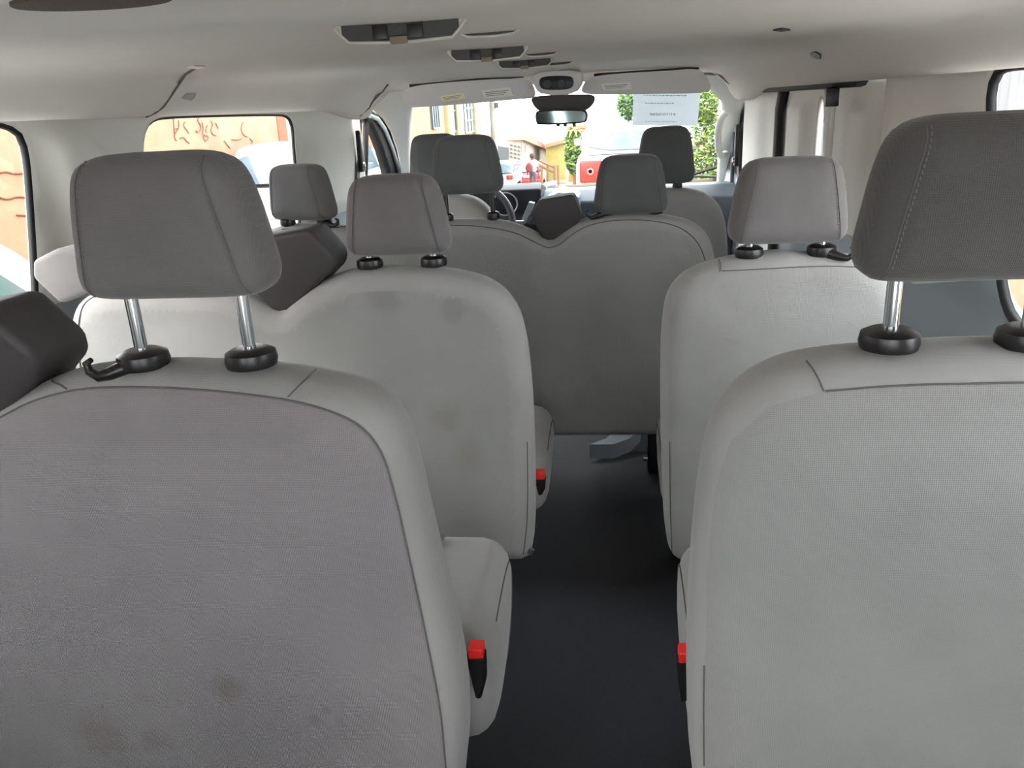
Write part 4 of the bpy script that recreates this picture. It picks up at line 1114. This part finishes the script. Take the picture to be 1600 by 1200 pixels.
# right side: shutter, low tan wall
rs = empty('roller_shutter'); tag(rs, 'grey corrugated metal shutter outside the right rear window', 'shutter')
bm = bmesh.new(); n = 220; A = []; B = []
for i in range(n+1):
    y = 1.2+i*.04; x = 3.3+(.012 if i % 4 < 2 else -.012)
    A.append(bm.verts.new((x, y, .35))); B.append(bm.verts.new((x, y, 3.3)))
for i in range(n): bm.faces.new((A[i], A[i+1], B[i+1], B[i]))
frombm('shutter_curtain', bm, mat('galvanised', (.15, .155, .16, 1), .6, .0), rs, 10)
box('shutter_frame', (3.27, 1.1, 3.25), (3.5, 10.1, 3.5), M_steel, rs, .01)
tn = box('tan_wall', (3.22, 1.0, -.75), (3.6, 9.7, .35), mat('tan_plaster', (.26, .22, .15, 1), .9, noise=.5, nscale=6, c2=(.2, .16, .10, 1), bump=.5, bscale=20), None, .01)
tag(tn, 'low tan plastered wall under the grey shutter on the right', 'wall')
gw = box('grey_wall', (3.3, 10.0, -.9), (3.7, 26, 3.4), mat('grey_blocks', (.16, .18, .19, 1), .9, noise=.6, nscale=30, c2=(.09, .10, .11, 1)), None, .02); tag(gw, 'grey concrete wall behind the bush, right of the windshield', 'wall')

# planter and bush at the right of the windshield
pl = box('brick_planter', (1.15, 11.4, -.72), (2.9, 12.6, -.42), mat('brick_tan', (.28, .18, .11, 1), .9, noise=.4, nscale=8, bump=.5, bscale=20), None, .02); tag(pl, 'low tan brick planter under the bush on the right', 'planter')
def leaves(name, n, cen, rad, size, mats, parent, seed=1, squash=1):
    rnd = random.Random(seed); bm = bmesh.new()
    for i in range(n):
        while True:
            v = Vector((rnd.uniform(-1, 1), rnd.uniform(-1, 1), rnd.uniform(-1, 1)))
            if v.length < 1 and rnd.random() < .35+.65*v.length: break
        c_ = Vector(cen)+Vector((v.x*rad[0], v.y*rad[1], v.z*rad[2]))
        a = Vector((rnd.gauss(0, 1), rnd.gauss(0, 1), rnd.gauss(0, .7))).normalized(); b = a.orthogonal().normalized()
        s_ = size*rnd.uniform(.6, 1.3)
        q = [c_-a*s_, c_+b*s_*.42+a.cross(b)*s_*.12, c_+a*s_, c_-b*s_*.42+a.cross(b)*s_*.12]
        f = bm.faces.new([bm.verts.new(v_) for v_ in q]); f.material_index = rnd.randrange(len(mats))
    return frombm(name, bm, mats, parent, 80)
M_g1 = mat('leaf_green', (.10, .17, .035, 1), .6); M_g2 = mat('leaf_lime', (.20, .26, .06, 1), .6); M_g3 = mat('leaf_deep', (.06, .12, .05, 1), .6)
bu = empty('green_bush'); tag(bu, 'tall yellow-green leafy bush in the planter, right end of the windshield', 'bush')
stems = []
for (px, py) in ((1095, 240), (1104, 240), (1112, 240), (1122, 240)):
    p = at(px, py, Y=12); tube('stem', [(p.x, 12, -.41), (p.x+.05, 12, .1), (p.x-.04, 12.1, .7)], .022, mat('red_stem', srgb(150, 100, 76), .8) if not stems else stems[0], bu, 6); stems.append(bpy.data.materials['red_stem'])
c_ = at(1112, 190, Y=12.1)
leaves('foliage', 2600, (c_.x+.05, 12.1, .52), (.40, .45, .62), .045, [M_g1, M_g2, M_g3, M_g2], bu, 3)
c2_ = at(1100, 168, Y=12.1); leaves('foliage', 900, (c2_.x, 12.0, 1.22), (.18, .3, .34), .045, [M_g2, M_g1], bu, 4)
tr_ = empty('street_tree'); tag(tr_, 'small dark green round tree with thin trunk behind the white hatchback', 'tree')
c_ = at(981, 165, Y=24); tube('trunk', [(c_.x, 24, gz(24)), (c_.x, 24, c_.z)], .05, M_steel, tr_, 8)
leaves('foliage', 1300, (c_.x+.1, 24, c_.z+.05), (.42, .42, .46), .07, [M_g3, M_g1], tr_, 6)
pm = empty('palm_shrub'); tag(pm, 'leafy green palm shrub left of the white hatchback', 'plant')
c_ = at(897, 232, Y=27); tube('trunk', [(c_.x, 27, gz(27)), (c_.x, 27, c_.z+.2)], .07, M_scr, pm, 8)
leaves('foliage', 1400, (c_.x, 27, c_.z-.1), (.30, .35, .75), .10, [M_g1, M_g2, M_g3], pm, 9)
for k in range(14):
    a = k*.45; l = .55; p = Vector((c_.x, 27, c_.z+.35))
    tube('frond', [tuple(p), tuple(p+Vector((math.cos(a)*l*.5, math.sin(a)*l*.5, .22))), tuple(p+Vector((math.cos(a)*l, math.sin(a)*l, .02)))], [.05, .05, .012], M_g2, pm, 5, r2=.008)

# buildings ahead
M_yel = mat('yellow_plaster', (.34, .28, .15, 1), .9, noise=.3, nscale=1); M_yel2 = mat('deep_yellow', (.30, .24, .08, 1), .9, noise=.4, nscale=2)
M_brk = mat('orange_brick', (.32, .20, .12, 1), .9, noise=.4, nscale=6); M_wht = mat('white_plaster', (.27, .255, .22, 1), .9, noise=.3, nscale=2)
M_dk = mat('dark_opening', (.05, .06, .065, 1), .4); M_rf = mat('roof_tile', (.25, .13, .08, 1), .9); M_gl = mat('pale_pane', (.17, .22, .25, 1), .15)
fb = empty('yellow_building'); tag(fb, 'long yellow building with tall grid windows and a brick end, left of the utility pole', 'building')
XF = -6.9
y0, y1 = at(632, 200, X=XF).y, at(744, 200, X=XF).y; yb_ = at(664, 200, X=XF).y
box('brick_wing', (XF-3, y0-3, -3.5), (XF, yb_, 5), M_brk, fb, .02)
box('main_wall', (XF-3, yb_, -4.5), (XF-.05, y1, 7), M_yel, fb, .02)
for (xa, xb) in ((697, 706), (712, 722), (740, 746)):
    box('pilaster', (XF-.2, at(xa, 200, X=XF).y, -4), (XF+.12, at(xb, 200, X=XF).y, 7), M_yel, fb, .02)
def grid_window(pxa, pxb, pya, pyb, nx, nz, m=M_gl):
    ya, yb = at(pxa, 190, X=XF).y, at(pxb, 190, X=XF).y; z1 = at(pxa, pya, X=XF).z; z0 = at(pxa, pyb, X=XF).z
    f = box('window_glazing', (XF-.06, ya, z0), (XF+.02, yb, z1), m, fb, 0)
    for i in range(nx+1):
        y = ya+(yb-ya)*i/nx; box('window_bar', (XF, y-.05, z0), (XF+.06, y+.05, z1), M_dk, f, 0)
    for i in range(nz+1):
        z = z0+(z1-z0)*i/nz; box('window_bar', (XF, ya, z-.035), (XF+.06, yb, z+.035), M_dk, f, 0)
grid_window(675, 685, 150, 201, 3, 1); grid_window(706, 711, 140, 206, 1, 2, M_dk); grid_window(725, 740, 150, 208, 3, 3)
po = empty('utility_pole'); tag(po, 'tall pale concrete utility pole beside the left front headrest', 'pole')
p = at(772, 215, Y=40); tube('pole', [(p.x, 40, gz(40)), (p.x, 40, 5.5)], [.17, .12], M_wht, po, 12)
box('transformer_bracket', (p.x+.1, 39.9, 1.3), (p.x+.3, 40.1, 1.55), M_dk, po, .02)
hs = empty('white_house'); tag(hs, 'low white house with pierced block wall and sloping tiled roof beyond the red car', 'building')
hp = ppoly_y([(774, 214), (800, 212), (814, 210), (815, 285), (774, 285)], 56)
prism('front_wall', hp, FXY(56), 0, 4, M_wht, hs)
prism('garage_opening', ppoly_y([(777, 228), (794, 231), (794, 252), (777, 250)], 55.9), FXY(55.95), -.03, .1, M_dk, hs)
for r_ in range(5):
    for c3 in range(3):
        px, py = 797+c3*6, 225+r_*6+c3*1.5
        prism('block_opening', ppoly_y([(px, py), (px+3.2, py+1), (px+3.2, py+3.4), (px, py+2.4)], 55.95), FXY(55.95), -.04, .05, M_dk, hs)
q0 = at(815, 222, Y=56); q1 = at(860, 240, Y=74)
bm = bmesh.new(); P_ = [at(815, 218, Y=56), at(862, 238, Y=74), at(862, 290, Y=74), at(815, 290, Y=56)]
A = [bm.verts.new(p) for p in P_]; B = [bm.verts.new(p+Vector((-3, 3, 0))) for p in P_]; bm.faces.new(A); bm.faces.new(B[::-1])
for i in range(4): bm.faces.new((A[i], B[i], B[(i+1) % 4], A[(i+1) % 4]))
frombm('side_wall', bm, M_wht, hs)
bm = bmesh.new(); P_ = [at(812, 209, Y=56), at(866, 235, Y=74), at(866, 241, Y=74), at(812, 219, Y=55.5)]
A = [bm.verts.new(p+Vector((.3, 0, 0))) for p in P_]; B = [bm.verts.new(p+Vector((-5, 2, 0))) for p in P_]; bm.faces.new(A); bm.faces.new(B[::-1])
for i in range(4): bm.faces.new((A[i], B[i], B[(i+1) % 4], A[(i+1) % 4]))
frombm('roof', bm, M_rf, hs)
for k in range(6):
    t0 = .08+.15*k; t1 = t0+.06; f = lambda t, py: at(815+47*t, py+16*t, Y=56+18*t)+Vector((.06, -.04, 0))
    bm = bmesh.new(); A = [bm.verts.new(v) for v in (f(t0, 238), f(t1, 238), f(t1, 226), f(t0, 226))]; bm.faces.new(A); r = bmesh.ops.extrude_face_region(bm, geom=bm.faces[:]); bmesh.ops.translate(bm, verts=[v for v in r['geom'] if isinstance(v, bmesh.types.BMVert)], vec=(-.1, .05, 0)); frombm('window_opening', bm, M_dk, hs)
yh = empty('yellow_house'); tag(yh, 'small deep yellow house with orange roof right of the pedestrian', 'building')
prism('house_wall', ppoly_y([(853, 230), (884, 222), (885, 282), (853, 282)], 62), FXY(62), 0, 4, M_yel2, yh)
prism('roof', ppoly_y([(849, 226), (884, 217), (886, 222), (852, 231)], 61.6), FXY(61.6), 0, 4.5, M_rf, yh)
ob = empty('orange_building'); tag(ob, 'orange upper wall of a building showing above the palm shrub', 'building')
prism('house_wall', ppoly_y([(885, 199), (930, 196), (930, 285), (885, 285)], 70), FXY(70), 0, 4, mat('orange_paint', (.34, .19, .06, 1), .9, noise=.3, nscale=2), ob)
prism('parapet', ppoly_y([(884, 198), (931, 195), (931, 199), (884, 202)], 69.8), FXY(69.8), 0, .3, M_rf, ob)
bw = empty('timber_barrier'); tag(bw, 'low sloping timber barrier behind the pedestrian', 'fence')
for (a, b) in (((842, 251), (868, 262)), ((842, 258), (866, 269))):
    A, B = at(*a, Y=44), at(*b, Y=44); tube('rail', [tuple(A), tuple(B)], .07, mat('timber', (.18, .11, .06, 1), .9) if 'timber' not in bpy.data.materials else bpy.data.materials['timber'], bw, 6)
for px in (846, 856, 866, 872):
    A = at(px, 258, Y=44); tube('fence_post', [(A.x, 44, gz(44)), (A.x, 44, A.z)], .07, bpy.data.materials['timber'], bw, 6)
wl_ = empty('wire_pole'); tag(wl_, 'slim pole between the yellow house and the palm shrub', 'pole')
p = at(885, 240, Y=50); tube('pole', [(p.x, 50, gz(50)), (p.x, 50, p.z+2.2)], .09, M_wht, wl_, 8)

# windshield wiper outside the glass
wp = empty('windshield_wiper'); tag(wp, 'black windshield wiper arm at the lower right of the glass', 'wiper')
a, b = at_ws(1072, 278)+Vector((0, .07, 0)), at_ws(1124, 262)+Vector((0, .07, 0))
tube('wiper_blade', [tuple(a+(a-b)*.6), tuple(b)], .010, M_rub, wp, 6); tube('wiper_arm', [tuple(a+(a-b)*.1+Vector((0, .02, .01))), tuple(b+Vector((0, .05, -.06)))], .008, M_black, wp, 6)

# pedestrian: one skinned body, seen from behind, walking
def person(x, y, z, h=1.68):
    t = empty('person', (x, y, z)); tag(t, 'person walking away in white shirt and grey trousers carrying a red bag', 'person')
    k = h/1.7
    J = dict(pel=(0, 0, .93), wai=(0, 0, 1.08), che=(0, .01, 1.30), nk=(0, .0, 1.45), nk2=(0, .0, 1.50), hd=(0, .01, 1.60), top=(0, .0, 1.68),
             shl=(-.17, 0, 1.38), ell=(-.25, .02, 1.12), wrl=(-.24, .12, .90), hal=(-.23, .15, .83), shr=(.17, 0, 1.38), elr=(.24, -.03, 1.12), wrr=(.25, -.02, .88), har=(.25, -.01, .80),
             hpl=(-.09, 0, .88), knl=(-.10, .14, .50), anl=(-.10, .06, .09), tol=(-.10, .19, .035), hpr=(.09, 0, .88), knr=(.10, .0, .47), anr=(.10, -.17, .11), tor=(.10, -.08, .035))
    Rr = dict(pel=.13, wai=.115, che=.14, nk=.055, nk2=.052, hd=.095, top=.06, shl=.07, ell=.042, wrl=.028, hal=.034, shr=.07, elr=.042, wrr=.028, har=.034, hpl=.09, knl=.058, anl=.04, tol=.04, hpr=.09, knr=.058, anr=.04, tor=.04)
    E_ = [('pel', 'wai'), ('wai', 'che'), ('che', 'nk'), ('nk', 'nk2'), ('nk2', 'hd'), ('hd', 'top'), ('che', 'shl'), ('shl', 'ell'), ('ell', 'wrl'), ('wrl', 'hal'), ('che', 'shr'), ('shr', 'elr'), ('elr', 'wrr'), ('wrr', 'har'),
          ('pel', 'hpl'), ('hpl', 'knl'), ('knl', 'anl'), ('anl', 'tol'), ('pel', 'hpr'), ('hpr', 'knr'), ('knr', 'anr'), ('anr', 'tor')]
    # fingers
    for sfx, sx in (('l', -1), ('r', 1)):
        hx, hy, hz_ = J['ha'+sfx]
        for f in range(5):
            n1 = 'f%s%d' % (sfx, f); off = (f-1.5)*.016
            J[n1] = (hx+(.0 if f < 4 else -sx*.01), hy+off if f < 4 else hy+.045, hz_-.075+abs(off)*.5 if f < 4 else hz_-.02); Rr[n1] = .009; E_.append(('ha'+sfx, n1))
    names = list(J); me = bpy.data.meshes.new('p'); me.from_pydata([tuple(c*k for c in J[n]) for n in names], [(names.index(a), names.index(b)) for a, b in E_], [])
    o = bpy.data.objects.new('p', me); COL.objects.link(o)
    md = o.modifiers.new('s', 'SKIN'); md.use_smooth_shade = True
    for i, n in enumerate(names):
        sv = me.skin_vertices[0].data[i]; sv.radius = (Rr[n]*k, Rr[n]*k); sv.use_root = (n == 'pel')
    o.modifiers.new('sub', 'SUBSURF').levels = 1
    dg = bpy.context.evaluated_depsgraph_get(); m2 = bpy.data.meshes.new_from_object(o.evaluated_get(dg)); bpy.data.objects.remove(o)
    ms_ = [mat('skin', (.12, .06, .04, 1), .6), mat('white_shirt', (.36, .35, .37, 1), .9), mat('grey_trousers', (.08, .075, .10, 1), .9), mat('dark_shoe', (.03, .03, .03, 1), .7)]
    for mm_ in ms_: m2.materials.append(mm_)
    for p_ in m2.polygons:
        c_ = p_.center/k; ax = abs(c_.x)
        p_.material_index = 3 if c_.z < .09 else 2 if c_.z < .95 and ax < .2 else 1 if c_.z < 1.45 and not (ax > .19 and c_.z < 1.16) else 0
        p_.use_smooth = True
    b_ = bpy.data.objects.new('body', m2); COL.objects.link(b_); b_.parent = t
    hr = lathe('hair', [(.03, .115), (.07, .10), (.098, .05), (.104, 0), (.095, -.05), (.06, -.08)], (0, -.012*k, 1.60*k), mat('dark_hair', (.06, .03, .03, 1), .8), t, 16)
    for s_ in (-1, 1): lathe('ear', [(.018, -.006), (.02, 0), (.01, .006)], (s_*.098*k, .01, 1.585*k), ms_[0], t, 10, 'X')
    lathe('nose', [(.016, 0), (.004, .025)], (0, .098*k, 1.585*k), ms_[0], t, 8, 'Y')
    return t
pe = at(832, 262, Y=36); per = person(pe.x, 36, gz(36), 1.72)
bg_ = empty('red_bag', (pe.x-.12, 35.70, gz(36)+1.02)); tag(bg_, 'red shoulder bag slung on the back of the pedestrian', 'bag')
Pbag = Pillow([(-.16, .02), (.10, -.10), (.17, .05), (.12, .30), (-.02, .36), (-.15, .22)], .07, .05, .01, .1, .03, FXZ); Pbag.build('bag_body', [mat('bag_red', (.16, .025, .035, 1), .7)], bg_)
tube('bag_strap', [(-.0, .02, .33), (.10, .08, .44), (.20, .20, .45)], .012, M_dk, bg_, 6)
